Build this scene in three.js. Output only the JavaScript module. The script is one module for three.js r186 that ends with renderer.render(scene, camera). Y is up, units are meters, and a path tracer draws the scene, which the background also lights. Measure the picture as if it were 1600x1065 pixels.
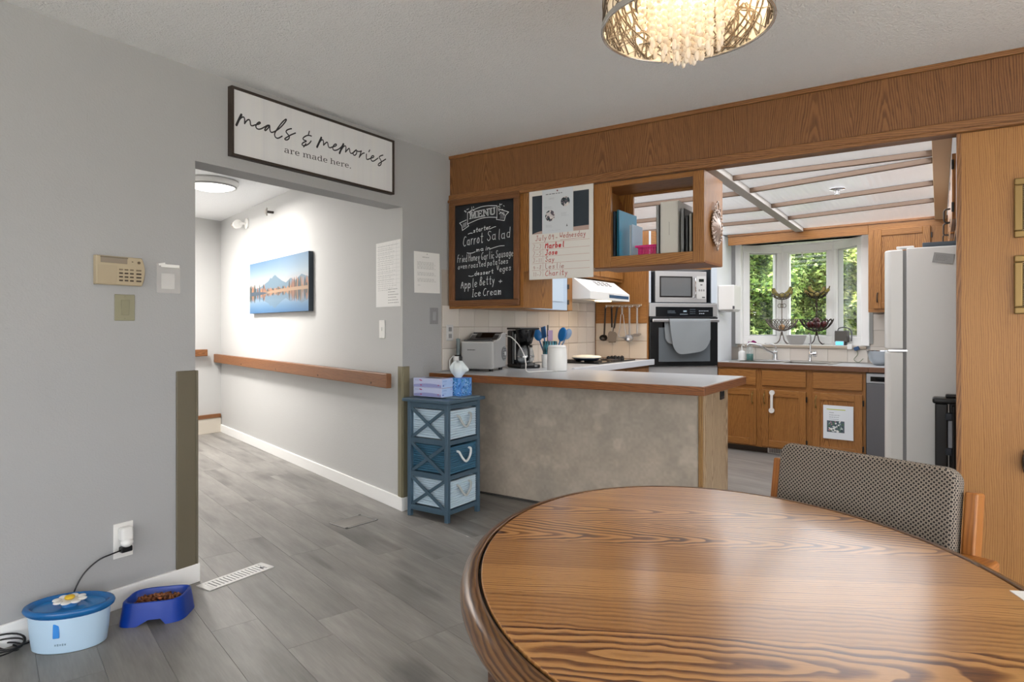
import * as THREE from 'three';
import { RoundedBoxGeometry } from 'three/addons/geometries/RoundedBoxGeometry.js';
import { mergeGeometries } from 'three/addons/utils/BufferGeometryUtils.js';
import { RectAreaLightUniformsLib } from 'three/addons/lights/RectAreaLightUniformsLib.js';

// ---------- camera: 1.21 m above the floor, looking 33.7 degrees left of the kitchen axis (-z) ----------
const scene = new THREE.Scene();
const camera = new THREE.PerspectiveCamera(2 * Math.atan(532.5 / 1000) * 180 / Math.PI, 1600 / 1065, 0.05, 100);
camera.position.set(0, 1.209, 0);
camera.rotation.set(0, 33.7 * Math.PI / 180, 0);
camera.setViewOffset(1600, 1065, 0, 21.5, 1600, 1065);
camera.updateProjectionMatrix();
const renderer = new THREE.WebGLRenderer({ antialias: true });
renderer.toneMapping = THREE.LinearToneMapping;
renderer.toneMappingExposure = 1.52;
renderer.shadowMap.enabled = true;
RectAreaLightUniformsLib.init();

// ---------- sky and sun ----------
{
  const W = 64, H = 32, data = new Float32Array(W * H * 4);
  for (let j = 0; j < H; j++) {
    const e = ((j + 0.5) / H - 0.5) * Math.PI, t = Math.max(0, Math.sin(e));
    const c = e < 0 ? [0.3, 0.31, 0.28] : [1.02 - 0.22 * t, 1.01 - 0.12 * t, 1.0 + 0.02 * t];
    for (let i = 0; i < W; i++) data.set([c[0], c[1], c[2], 1], (j * W + i) * 4);
  }
  const sky = new THREE.DataTexture(data, W, H, THREE.RGBAFormat, THREE.FloatType);
  sky.mapping = THREE.EquirectangularReflectionMapping; sky.magFilter = THREE.LinearFilter; sky.needsUpdate = true;
  scene.background = sky; scene.environment = sky;
  scene.backgroundIntensity = 4.5; scene.environmentIntensity = 4.5;
}
const sun = new THREE.DirectionalLight(0xfff2dd, 16);
sun.position.set(-7.5, 6.5, -6.0); sun.target.position.set(0, 0, -8);
sun.castShadow = true; sun.shadow.mapSize.set(2048, 2048);
Object.assign(sun.shadow.camera, { left: -12, right: 12, top: 12, bottom: -12, near: 0.5, far: 40 });
scene.add(sun, sun.target);
// ---------- helpers ----------
const R = d => d * Math.PI / 180, PI = Math.PI;
let seedv = 7;
const rnd = (a = 1, b) => { seedv = (seedv + 0x6d2b79f5) | 0; let t = Math.imul(seedv ^ (seedv >>> 15), 1 | seedv); t = (t + Math.imul(t ^ (t >>> 7), 61 | t)) ^ t; const r = ((t ^ (t >>> 14)) >>> 0) / 4294967296; return b === undefined ? r * a : a + r * (b - a); };
const used = {};
const numbered = n => { used[n] = (used[n] ?? -1) + 1; return used[n] ? n + '_' + String(used[n]).padStart(3, '0') : n; };
const shade = o => { o.castShadow = true; o.receiveShadow = true; return o; };
// world positions are written (x, y, d): d metres in front of the camera along the kitchen axis, so z = -d
function thing(name, label, category, [x, y, d] = [0, 0, 0], turn = 0, group) {
  const o = new THREE.Group(); o.name = numbered(name); scene.add(o);
  o.position.set(x, y, -d); o.rotation.y = turn; o.userData = { label, category };
  if (group) o.userData.group = group;
  return o;
}
function struct(name, [x, y, d] = [0, 0, 0], turn = 0) {
  const o = new THREE.Group(); o.name = name; scene.add(o); o.position.set(x, y, -d); o.rotation.y = turn; o.userData = { kind: 'structure' };
  return o;
}
// the sink wall stands 5.5 degrees off the other walls: a along it, b deeper than the worktop's front
const SA = R(5.5), SO = [-1.846, 6.46];
const sPos = (a, y, b) => [SO[0] + a * Math.cos(SA) + b * Math.sin(SA), y, SO[1] - a * Math.sin(SA) + b * Math.cos(SA)];
const thingS = (name, label, cat, a, y, b, turn = 0, group) => thing(name, label, cat, sPos(a, y, b), -SA + turn, group);
function norm(g) {
  if (g.index) g = g.toNonIndexed();
  for (const k of Object.keys(g.attributes)) if (!['position', 'normal', 'uv'].includes(k)) g.deleteAttribute(k);
  if (!g.attributes.normal) g.computeVertexNormals();
  if (!g.attributes.uv) g.setAttribute('uv', new THREE.BufferAttribute(new Float32Array(g.attributes.position.count * 2), 2));
  g.morphAttributes = {}; g.clearGroups();
  return g;
}
// uv in metres: the grain (u) runs along one axis of the piece
function metric(g, grain = 'x', ou = 0, ov = 0) {
  g = norm(g);
  const p = g.attributes.position, n = p.count, uv = new Float32Array(n * 2), ax = 'xyz'.indexOf(grain), a = new THREE.Vector3(), b = new THREE.Vector3(), c = new THREE.Vector3();
  for (let i = 0; i < n; i += 3) {
    a.fromBufferAttribute(p, i); b.fromBufferAttribute(p, i + 1); c.fromBufferAttribute(p, i + 2);
    const nn = b.clone().sub(a).cross(c.clone().sub(a)), q = [Math.abs(nn.x), Math.abs(nn.y), Math.abs(nn.z)];
    const m = q.indexOf(Math.max(...q)); let u, v;
    if (m === ax) { [u, v] = [0, 1, 2].filter(k => k !== m); } else { u = ax; v = 3 - m - ax; }
    [a, b, c].forEach((w, k) => { const W = [w.x, w.y, w.z]; uv[(i + k) * 2] = W[u] + ou; uv[(i + k) * 2 + 1] = W[v] + ov; });
  }
  g.setAttribute('uv', new THREE.BufferAttribute(uv, 2));
  return g;
}
function place(g, x = 0, y = 0, z = 0, o = {}) {
  if (o.sx || o.sy || o.sz) g.scale(o.sx ?? 1, o.sy ?? 1, o.sz ?? 1);
  if (o.rx) g.rotateX(o.rx); if (o.ry) g.rotateY(o.ry); if (o.rz) g.rotateZ(o.rz);
  return g.translate(x, y, z);
}
// box by centre; o.r rounds the edges, o.g is the grain axis
function bx(w, h, d, x = 0, y = 0, z = 0, o = {}) {
  const r = Math.min(o.r ?? 0, w / 2.01, h / 2.01, d / 2.01);
  const g = r > 0 ? new RoundedBoxGeometry(w, h, d, o.s ?? 2, r) : new THREE.BoxGeometry(w, h, d);
  return place(metric(g, o.g ?? (w >= h && w >= d ? 'x' : h >= d ? 'y' : 'z'), o.ou ?? rnd(3), o.ov ?? rnd(3)), x, y, z, o);
}
const bx2 = (x0, x1, y0, y1, z0, z1, o) => bx(x1 - x0, y1 - y0, z1 - z0, (x0 + x1) / 2, (y0 + y1) / 2, (z0 + z1) / 2, o);
const cyl = (r0, r1, h, x = 0, y = 0, z = 0, o = {}) => place(norm(new THREE.CylinderGeometry(r1, r0, h, o.n ?? 24, 1, o.open ?? false)), x, y, z, o);
const sph = (r, x = 0, y = 0, z = 0, o = {}) => place(norm(new THREE.SphereGeometry(r, o.n ?? 20, o.m ?? 14)), x, y, z, o);
const lat = (pts, x = 0, y = 0, z = 0, o = {}) => place(norm(new THREE.LatheGeometry(pts.map(p => new THREE.Vector2(p[0], p[1])), o.n ?? 32)), x, y, z, o);
const tor = (r, t, x = 0, y = 0, z = 0, o = {}) => place(norm(new THREE.TorusGeometry(r, t, o.m ?? 8, o.n ?? 32, o.arc ?? PI * 2)), x, y, z, o);
const V = p => new THREE.Vector3(p[0], p[1], p[2]);
const tube = (pts, r, o = {}) => norm(new THREE.TubeGeometry(o.straight ? new THREE.LineCurve3(V(pts[0]), V(pts[1])) : new THREE.CatmullRomCurve3(pts.map(V), !!o.closed, 'centripetal'), o.n ?? (o.straight ? 1 : pts.length * 6), r, o.m ?? 7, !!o.closed));
const shapeOf = pts => new THREE.Shape(pts.map(p => new THREE.Vector2(p[0], p[1])));
function ext(shape, depth, o = {}) {
  const s = Array.isArray(shape) ? shapeOf(shape) : shape, b = o.b ?? 0;
  const g = new THREE.ExtrudeGeometry(s, { depth: depth - 2 * b, bevelEnabled: b > 0, bevelSize: b, bevelThickness: b, bevelOffset: -b, bevelSegments: o.bs ?? 2, curveSegments: o.cs ?? 16, steps: 1 });
  return place(metric(g.translate(0, 0, b), o.g ?? 'x', rnd(3), rnd(3)), o.x ?? 0, o.y ?? 0, o.z ?? 0, o);
}
function rrect(w, h, r, cx = 0, cy = 0) {
  const s = new THREE.Shape(), x = cx - w / 2, y = cy - h / 2;
  s.moveTo(x + r, y); s.lineTo(x + w - r, y); s.absarc(x + w - r, y + r, r, -PI / 2, 0); s.lineTo(x + w, y + h - r); s.absarc(x + w - r, y + h - r, r, 0, PI / 2);
  s.lineTo(x + r, y + h); s.absarc(x + r, y + h - r, r, PI / 2, PI); s.lineTo(x, y + r); s.absarc(x + r, y + r, r, PI, PI * 1.5); return s;
}
// flat printed face: w x h, uv 0..1, looking towards +z
const face = (w, h, x = 0, y = 0, z = 0, o = {}) => place(norm(new THREE.PlaneGeometry(w, h)), x, y, z, o);
function obj(name, geos, mat, parent, label) {
  const list = (Array.isArray(geos) ? geos : [geos]).map(norm);
  const m = shade(new THREE.Mesh(list.length > 1 ? mergeGeometries(list) : list[0], mat));
  m.name = parent ? name : numbered(name); (parent ?? scene).add(m);
  if (label) m.userData.label = label;
  return m;
}
const one = (name, label, category, geos, mat, pos = [0, 0, 0], turn = 0, group) => { const t = obj(name, geos, mat); t.position.set(pos[0], pos[1], -pos[2]); t.rotation.y = turn; t.userData = { label, category }; if (group) t.userData.group = group; return t; };

// ---------- noise and textures ----------
function hash(x, y, s) { let h = Math.imul(x | 0, 374761393) ^ Math.imul(y | 0, 668265263) ^ Math.imul(s | 0, 2246822519); h = Math.imul(h ^ (h >>> 13), 1274126177); return ((h ^ (h >>> 16)) >>> 0) / 4294967296; }
function vn(x, y, s = 0) { const ix = Math.floor(x), iy = Math.floor(y), fx = x - ix, fy = y - iy, u = fx * fx * (3 - 2 * fx), v = fy * fy * (3 - 2 * fy); const a = hash(ix, iy, s), b = hash(ix + 1, iy, s), c = hash(ix, iy + 1, s), d = hash(ix + 1, iy + 1, s); return a + (b - a) * u + (c - a) * v + (a - b - c + d) * u * v; }
const fbm = (x, y, s = 0, n = 4) => { let a = 0, w = 0.5, t = 0; for (let i = 0; i < n; i++) { a += w * vn(x, y, s + i * 17); t += w; x *= 2.03; y *= 2.03; w *= 0.5; } return a / t; };
const sstep = (a, b, x) => { const t = Math.min(1, Math.max(0, (x - a) / (b - a))); return t * t * (3 - 2 * t); };
function dataTex(W, H, f, o = {}) {
  const d = new Uint8Array(W * H * 4);
  for (let j = 0; j < H; j++) for (let i = 0; i < W; i++) { const c = f((i + 0.5) / W, (j + 0.5) / H); const k = (j * W + i) * 4; if (typeof c === 'number') { d[k] = d[k + 1] = d[k + 2] = Math.max(0, Math.min(255, c * 255)); } else for (let q = 0; q < 3; q++) d[k + q] = Math.max(0, Math.min(255, c[q] * 255)); d[k + 3] = 255; }
  const t = new THREE.DataTexture(d, W, H, THREE.RGBAFormat);
  t.magFilter = THREE.LinearFilter; t.minFilter = THREE.LinearMipmapLinearFilter; t.generateMipmaps = true;
  t.wrapS = o.wrapS ?? THREE.RepeatWrapping; t.wrapT = o.wrapT ?? THREE.RepeatWrapping;
  if (o.size) t.repeat.set(1 / o.size[0], 1 / o.size[1]);
  if (!o.linear) t.colorSpace = THREE.SRGBColorSpace;
  t.needsUpdate = true; return t;
}
// plain-sawn oak: growth rings cut by the face of each board
function oak(W, H, su, sv, board, ring, contrast, seed, tone = 0, flames = 0.75) {
  return dataTex(W, H, (s, t) => {
    const u = s * su, v = t * sv, k = Math.floor(v / board), q = n => hash(k, n, seed);
    const flame = q(5) < flames, vc = flame ? (k + 0.2 + 0.6 * q(1)) * board : (k + (q(1) < 0.5 ? -1.6 : 2.6)) * board, h = 0.012 + 0.04 * q(2), taper = flame ? (0.03 + 0.07 * q(3)) * (q(4) > 0.5 ? 1 : -1) : 0.012;
    const w = (fbm(u * 2.2, v * 9 + k * 31, seed, 3) - 0.5) * 0.03 + (vn(u * 12, v * 30 + k * 9, seed + 5) - 0.5) * 0.004;
    const r = Math.sqrt((v - vc) ** 2 + h * h) + taper * u + w, x = r / ring + (vn(u * 14, v * 160, seed + 3) - 0.5) * 0.35, f = x - Math.floor(x);
    const early = sstep(0.0, 0.12, f) * (1 - sstep(0.22, 0.75, f)), year = 0.55 + 0.45 * hash(Math.floor(x), k, seed + 9);
    const pores = vn(u * 55, v * 1300, seed + 11), fine = vn(u * 18, v * 420, seed + 12);
    let d = contrast * (early * year * (0.62 + 0.38 * pores) + 0.16 * (fine - 0.5) + 0.1 * (pores > 0.72 ? 1 : 0)) + tone * (q(7) - 0.5) + 0.1 * (fbm(u * 1.5, v * 5, seed + 21, 3) - 0.5);
    return [1 - 0.66 * d, 1 - 0.8 * d, 1 - 0.94 * d];
  }, { size: [su, sv], wrapS: THREE.MirroredRepeatWrapping });
}
const TX = {
  oak: oak(1536, 1024, 2.0, 1.2, 0.4, 0.0095, 0.5, 3, 0.06),
  // glued-up boards: [end, centre, depth under the pith, taper, eye, eye position, ring width, contrast, tone]
  table: dataTex(1600, 1600, (s, t) => {
    const u = s * 1.3, v = t * 1.5, B = [[0.459, 0.36, 0.02, 0.09, 0.05, 0.5, 0.0125, 1.0, 0.0], [0.601, 0.562, 0.012, 0.2, 0, 0.557, 0.0135, 1.2, -0.04], [0.749, 1.1, 0.02, 0.01, 0, 0, 0.012, 0.34, 0.16], [0.869, 0.4, 0.02, 0.012, 0, 0, 0.0085, 0.5, -0.05], [0.991, 1.4, 0.02, 0.015, 0, 0, 0.014, 0.4, 0.12], [2, 1.058, 0.004, 0.0, 0.16, 0.467, 0.016, 1.1, 0.0]];
    const k = B.findIndex(b => v < b[0]), [, vc, h, taper, eye, u0, ring, con, tone] = B[k];
    const w = (fbm(u * 3, v * 9 + k * 31, 8, 3) - 0.5) * 0.03 + (vn(u * 45, v * 40, 13) - 0.5) * 0.0045 + (vn(u * 16, v * 30, 14) - 0.5) * 0.006;
    const r = Math.sqrt((v - vc) ** 2 + h * h + (eye * (u - u0)) ** 2) + taper * (u - u0) + w, x = r / ring, f = x - Math.floor(x);
    const early = sstep(0.0, 0.08, f) * (1 - sstep(0.22, 0.68, f)), year = 0.45 + 0.55 * hash(Math.floor(x), k, 29), pores = vn(u * 60, v * 1100, 31), fine = vn(u * 16, v * 380, 32), broad = fbm(u * 1.3, v * 6, 33, 3) - 0.5;
    const d = con * early * year * (0.6 + 0.4 * pores) + 0.1 * (fine - 0.5) + (pores > 0.74 ? 0.07 : 0) + tone + 0.22 * broad;
    return [0.98 - 0.66 * d, 0.98 - 0.82 * d, 0.97 - 0.96 * d];
  }, { size: [1.3, 1.5], wrapS: THREE.MirroredRepeatWrapping, wrapT: THREE.MirroredRepeatWrapping }),
  veneer: oak(1024, 1024, 2.0, 1.2, 0.6, 0.008, 0.3, 19, 0.04, 0.5),
  floor: dataTex(1536, 768, (s, t) => {
    const u = s * 2.44, v = t * 1.22, a = fbm(u * 1.6, v * 7, 41, 4), b = vn(u * 6, v * 46, 43), c = vn(u * 22, v * 240, 44), k = vn(u * 3, v * 15, 46);
    const g = 0.74 + 0.26 * (a - 0.5) + 0.07 * (b - 0.5) + 0.05 * (c - 0.5) - 0.12 * sstep(0.66, 0.95, k); return [g, g * 0.985, g * 0.965];
  }, { size: [2.44, 1.22], wrapS: THREE.MirroredRepeatWrapping, wrapT: THREE.MirroredRepeatWrapping }),
  peel: dataTex(512, 512, (s, t) => 0.6 * vn(s * 90, t * 90, 61) + 0.4 * vn(s * 190, t * 190, 62), { size: [0.6, 0.6], linear: true }),
  stipple: dataTex(512, 512, (s, t) => Math.pow(0.55 * vn(s * 70, t * 70, 71) + 0.45 * vn(s * 150, t * 150, 72), 1.4), { size: [0.5, 0.5], linear: true }),
  plaster: dataTex(1024, 1024, (s, t) => {
    const u = s * 2, v = t * 2, a = fbm(u * 2.4, v * 2.4, 81, 4), b = fbm(u * 9, v * 9, 85, 3), c = vn(u * 60, v * 60, 88), w = sstep(0.66, 0.8, fbm(u * 7 + 5, v * 7, 91, 3));
    const g = 0.84 + 0.13 * (a - 0.5) + 0.12 * (b - 0.5) + 0.05 * (c - 0.5) + 0.07 * w; return [g, g * (0.985 - 0.03 * (a - 0.4)), g * (0.97 - 0.06 * (a - 0.4))];
  }, { size: [2, 2], wrapS: THREE.MirroredRepeatWrapping, wrapT: THREE.MirroredRepeatWrapping }),
  weave: dataTex(128, 128, (s, t) => {
    const x = s * 4, y = t * 4, cell = (Math.floor(x) + Math.floor(y)) % 2, fx = x % 1 - 0.5, fy = y % 1 - 0.5, m = Math.abs(fx) + Math.abs(fy);
    const n = 0.12 * (vn(s * 64, t * 64, 95) - 0.5); const d = cell ? 1 - sstep(0.5, 0.95, m) : 0.42 * (1 - sstep(0.1, 0.5, m)); return [0.7 - 0.5 * d + n, 0.67 - 0.48 * d + n, 0.64 - 0.45 * d + n];
  }, { size: [0.022, 0.022] }),
  weaveBump: dataTex(128, 128, (s, t) => { const x = s * 8, y = t * 8; return 0.5 + 0.5 * Math.sin(x * PI * 2) * Math.sin(y * PI * 2); }, { size: [0.034, 0.034], linear: true }),
  rib: dataTex(64, 8, s => 0.5 + 0.5 * Math.cos(s * PI * 2), { size: [0.04, 0.04], linear: true }),
};
const std = (color, roughness = 0.6, o = {}) => new THREE.MeshStandardMaterial({ color, roughness, ...o });
const phy = (color, roughness = 0.5, o = {}) => new THREE.MeshPhysicalMaterial({ color, roughness, ...o });
const M = {
  wall: std('#a8a9aa', 0.85, { bumpMap: TX.peel, bumpScale: 0.0006 }), wallHallLit: std('#bebebd', 0.85, { bumpMap: TX.peel, bumpScale: 0.0006 }),  // hall copy of the wall grey, lamplit brightness put into its colour
  ceiling: std('#e8e9ea', 0.9, { bumpMap: TX.stipple, bumpScale: 0.0035 }),
  trim: std('#f6f6f5', 0.45), white: std('#e4e3e0', 0.5), whiteGloss: std('#e6e6e4', 0.22), plaster: std('#c9c0b4', 0.8, { map: TX.plaster, bumpMap: TX.plaster, bumpScale: 0.0012 }),
  bulk: std('#895d35', 0.5, { map: TX.oak }), bulkTrim: std('#96683d', 0.45, { map: TX.oak }), panel: std('#b07d45', 0.45, { map: TX.veneer }), cab: std('#a5723a', 0.42, { map: TX.oak }),  edge: std('#8c5527', 0.4, { map: TX.oak }), edgeDark: std('#76513a', 0.45, { map: TX.oak }),
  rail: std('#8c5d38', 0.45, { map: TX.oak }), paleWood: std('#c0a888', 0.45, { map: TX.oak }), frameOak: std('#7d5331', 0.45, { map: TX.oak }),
  table: phy('#bb8850', 0.34, { clearcoat: 0.7, clearcoatRoughness: 0.17, map: TX.table }), tableEdge: phy('#74522f', 0.3, { map: TX.table }), darkWood: std('#4a2f1c', 0.45, { map: TX.oak }), groove: std('#1d130c', 0.7),
  fabric: std('#d6cec5', 0.95, { map: TX.weave, bumpMap: TX.weaveBump, bumpScale: 0.0006 }), chairWood: std('#a4672c', 0.42, { map: TX.veneer }),
  worktop: phy('#b9bbbd', 0.28), sinkTop: phy('#b8bcc0', 0.3), tile: phy('#cfc3b4', 0.25), grout: std('#a79f96', 0.9),
  steel: std('#b9b9bb', 0.33, { metalness: 1 }), chrome: std('#d8d8da', 0.1, { metalness: 1 }), brushed: std('#bdbebf', 0.38, { metalness: 0.7 }), darkMetal: std('#4c4744', 0.4, { metalness: 0.9 }), silver: std('#b7b0aa', 0.3, { metalness: 0.9 }), brass: std('#a58a55', 0.35, { metalness: 0.9 }),
  black: std('#08090b', 0.32), blackGloss: phy('#07080b', 0.08), blackRubber: std('#141416', 0.7), darkGlass: phy('#0a0d12', 0.05), grey: std('#8a8b8d', 0.5), greyDark: std('#56575b', 0.5), greyPlastic: std('#9d9d9c', 0.42), lightGrey: std('#c6c6c6', 0.45),
  glass: phy('#ffffff', 0.02, { transmission: 1, thickness: 0, ior: 1.5 }),
};
// single-stroke hand lettering: x 0-9, y 0-9 over the line, a-c under it
const STROKES = { a: '54 35 14 11 30 51;55 51 60', b: '19 10;13 35 53 51 30 10', c: '54 35 14 11 30 51', d: '54 35 14 11 30 51;59 50', e: '12 53 54 35 14 11 30 51', f: '58 49 38 30;15 55', g: '54 35 14 11 30 51;55 5b 3c 1b', h: '19 10;13 35 54 50', i: '35 30;37 38', k: '19 10;55 13 50', l: '39 31 40', m: '15 10;13 25 34 30;33 55 64 60', n: '15 10;13 35 54 50', o: '35 13 11 30 51 54 35', p: '15 1c;13 35 54 51 30 11', r: '15 10;13 25 45', s: '54 35 14 33 42 51 30 11', t: '39 31 40 51;16 56', u: '15 11 30 51;55 50', v: '15 30 55', w: '15 20 35 40 55', y: '15 31;55 2c', A: '10 39 60;23 53', B: '10 19 49 57 35;15 35 53 51 40 10', C: '68 49 27 14 12 30 50 61', F: '10 19 59;15 45', G: '68 49 27 14 12 30 50 63 43', H: '10 19;60 69;15 65', I: '29 49;39 30;20 40', J: '39 69;59 51 30 11', L: '19 10 50', M: '10 19 34 69 60', S: '68 49 28 26 45 63 51 30 12', V: '19 30 59', W: '19 20 45 60 79', 0: '39 16 13 30 53 56 39', 1: '27 39 30', 3: '18 39 57 35 53 30 11', 4: '40 49 13 63', 5: '59 19 16 45 53 30 11', 7: '19 59 20', 8: '39 17 53 30 12 57 39', 9: '57 39 16 35 57 50', '+': '13 53;35 31', '-': '23 53', '.': '30 31' };
function strokePath(c, pts) { c.beginPath(); c.moveTo(...pts[0]); for (let i = 1; i < pts.length - 1; i++) c.quadraticCurveTo(...pts[i], (pts[i][0] + pts[i + 1][0]) / 2, (pts[i][1] + pts[i + 1][1]) / 2); c.lineTo(...pts[pts.length - 1]); c.stroke(); }
function hand(c, text, x0, x1, y, size, o = {}) {   // fits text between x0 and x1 on the line y, capital height size
  const width = ch => ch === ' ' ? 3 : (STROKES[ch] ? Math.max(...STROKES[ch].split(/[ ;]/).map(p => +p[0])) + 2 : 5);
  let total = 0; for (const ch of text) total += width(ch);
  const sx = (x1 - x0) / total; let x = x0; c.lineCap = c.lineJoin = 'round';
  for (const ch of text) {
    const up = o.tilt ? -(x - x0) * o.tilt : 0, jig = (hash(x | 0, text.length, 5) - 0.5) * size * 0.08;
    for (const st of (STROKES[ch] ?? '').split(';')) if (st) strokePath(c, st.split(' ').map(p => { const yy = 'abc'.includes(p[1]) ? -1 - 'abc'.indexOf(p[1]) : +p[1]; return [x + (+p[0] - 0.5 + yy * 0.12) * sx, y + up + jig - yy / 9 * size]; }));
    x += width(ch) * sx;
  }
}
function canvasTex(W, H, draw) { const cv = document.createElement('canvas'); cv.width = W; cv.height = H; const c = cv.getContext('2d'); draw(c, W, H); const t = new THREE.CanvasTexture(cv); t.colorSpace = THREE.SRGBColorSpace; return t; }
const printed = (W, H, draw, rough = 0.6) => std('#ffffff', rough, { map: canvasTex(W, H, draw) });
function squiggles(c, x, y, w, lh, n, col, lw) { c.strokeStyle = col; c.lineWidth = lw; for (let i = 0; i < n; i++) { let q = x; const end = x + w * (0.6 + 0.4 * hash(i, n, 3)); while (q < end) { const l = w * (0.04 + 0.09 * hash(q | 0, i, 8)); c.beginPath(); c.moveTo(q, y + i * lh); c.lineTo(Math.min(q + l, end), y + i * lh); c.stroke(); q += l + w * 0.03; } } }
// ---------- the room shell ----------
const XL = -2.94, DB = 3.6, CEIL = 2.44;
// floor: planks laid along the hall, each its own piece where it is seen
{
  const floor = struct('floor'), ax = [0.958, -0.287], ay = [0.287, 0.958];
  obj('subfloor', bx2(-7.1, 2.5, -0.12, -0.0065, -7.4, 2.8), M.grey, floor);
  const foot = [[-7.05, -2.75], [2.45, -2.75], [2.45, 7.3], [-7.05, 7.3]].map(([x, d]) => [x * ax[0] + d * ax[1], x * ay[0] + d * ay[1]]);
  const clip = (poly, q0, n) => { const out = []; poly.forEach((a, i) => { const b = poly[(i + 1) % poly.length], da = (a[0] - q0[0]) * n[0] + (a[1] - q0[1]) * n[1], db = (b[0] - q0[0]) * n[0] + (b[1] - q0[1]) * n[1]; if (da >= 0) out.push(a); if (da * db < 0) { const t = da / (da - db); out.push([a[0] + (b[0] - a[0]) * t, a[1] + (b[1] - a[1]) * t]); } }); return out; };
  const mats = [0, 1, 2, 3, 4, 5].map(i => std(new THREE.Color().setScalar([0.47, 0.485, 0.46, 0.5, 0.475, 0.45][i]).multiply(new THREE.Color(1.0, 0.985, 0.965)), 0.42, { map: TX.floor }));
  const seen = (x, d) => (x > -2.94 && x < 0.6 && d > 0.5 && d < 3.9) || (x > -1.6 && x < 0.2 && d >= 3.9 && d < 6.7) || (x <= -2.94 && d > 1.5 && d < 4.5);
  const rest = [], lw = 1.22, ww = 0.183; let count = 0;
  for (let k = -40; k < 60; k++) {
    const q0 = 0.883 + k * ww, off = k === 0 ? -2.39 : hash(k, 3, 77) * lw;
    for (let i = -10; i < 10; i++) {
      const p0 = off + i * lw, g = 0.0004;
      let poly = [[p0 + g, q0 + g], [p0 + lw - g, q0 + g], [p0 + lw - g, q0 + ww - g], [p0 + g, q0 + ww - g]];
      for (let e = 0; e < 4; e++) { const a = foot[e], b = foot[(e + 1) % 4]; poly = poly.length ? clip(poly, a, [-(b[1] - a[1]), b[0] - a[0]]) : poly; }
      if (poly.length < 3) continue;
      const cp = poly.reduce((s, p) => [s[0] + p[0] / poly.length, s[1] + p[1] / poly.length], [0, 0]);
      const x = cp[0] * ax[0] + cp[1] * ay[0], d = cp[0] * ax[1] + cp[1] * ay[1];
      const gm = ext(poly.map(p => [p[0], p[1]]), 0.006, { b: 0.0005, bs: 1 }); gm.rotateX(-PI / 2); gm.translate(0, -0.006, 0); gm.rotateY(-Math.atan2(0.287, 0.958));
      const inView = [[-0.6, 0], [0.6, 0], [0, 0], [0, 0.1], [0, -0.1]].some(([a, b]) => seen(x + a * ax[0] + b * ay[0], d + a * ax[1] + b * ay[1]));
      if (inView && count < 290) { obj('plank', gm, mats[Math.floor(hash(k, i, 5) * 6)], floor); count++; } else rest.push(gm);
    }
  }
  obj('plank', rest, mats[1], floor).userData.kind = 'stuff';
}
{ const c = struct('ceiling'); obj('ceiling_board', bx2(-7.2, 2.6, CEIL, CEIL + 0.12, -7.7, 2.9), M.ceiling, c); }
// left wall with the opening to the hall, and the tiled run over the worktop
{
  const w = struct('wall_left');
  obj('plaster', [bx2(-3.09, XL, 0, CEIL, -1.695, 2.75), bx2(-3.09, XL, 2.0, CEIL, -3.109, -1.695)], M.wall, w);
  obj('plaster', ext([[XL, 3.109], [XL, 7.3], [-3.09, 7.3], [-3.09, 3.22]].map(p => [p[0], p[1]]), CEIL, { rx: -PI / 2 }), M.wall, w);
  obj('grout', bx2(XL, XL + 0.003, 0.9, 1.62, -5.94, -3.505), M.grout, w);
  const tiles = ['#cfc9c2', '#ccc5bf', '#d3cdc6', '#c8c1ba', '#cec7c1'].map(c => phy(c, 0.22));
  for (let i = 0; i < 13; i++) for (let j = 0; j < 4; j++) {
    const d0 = 3.51 + i * 0.186, y0 = 0.902 + j * 0.1545; if (j === 3 && d0 < 4.7) continue;
    obj('tile', bx2(XL + 0.002, XL + 0.0085, y0 + 0.002, y0 + 0.1525, -d0 - 0.184, -d0 - 0.002, { r: 0.002, s: 1 }), tiles[Math.floor(rnd(5))], w);
  }
}
// the hall wall leaves the opening at an angle; end wall with soffit, near side wall
const HW = [[-2.94, 3.109], [-6.93, 4.305]], HA = Math.atan2(-(4.305 - 3.109), -(2.94 - 6.93)); // turn of the hall wall (x towards the room)
const hallTurn = -Math.atan2(1.196, 3.99);
const hallPos = (s, y, off = 0) => { const l = Math.hypot(3.99, 1.196), ux = -3.99 / l, ud = 1.196 / l; return [-2.94 + ux * s + ud * 0 + (-ud) * off * 1 * 1, y, 3.109 + ud * s + ux * off * 1]; };
{
  const w = struct('wall_hall');
  obj('plaster', ext([[-2.9405, 3.109], [-2.9405, 3.15], [-6.93, 4.45], [-6.93, 4.305]], CEIL, { rx: -PI / 2 }), M.wallHallLit, w);
  const e = struct('wall_end'); obj('plaster', bx2(-7.08, -6.93, 0, CEIL, -4.6, -2.2), M.wallHallLit, e);
  const n = struct('wall_side', [-3.0, 0, 1.58], hallTurn); obj('plaster', bx2(-4.3, 0.0, 0, CEIL, 0, 0.12), M.wallHallLit, n);
}
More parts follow.
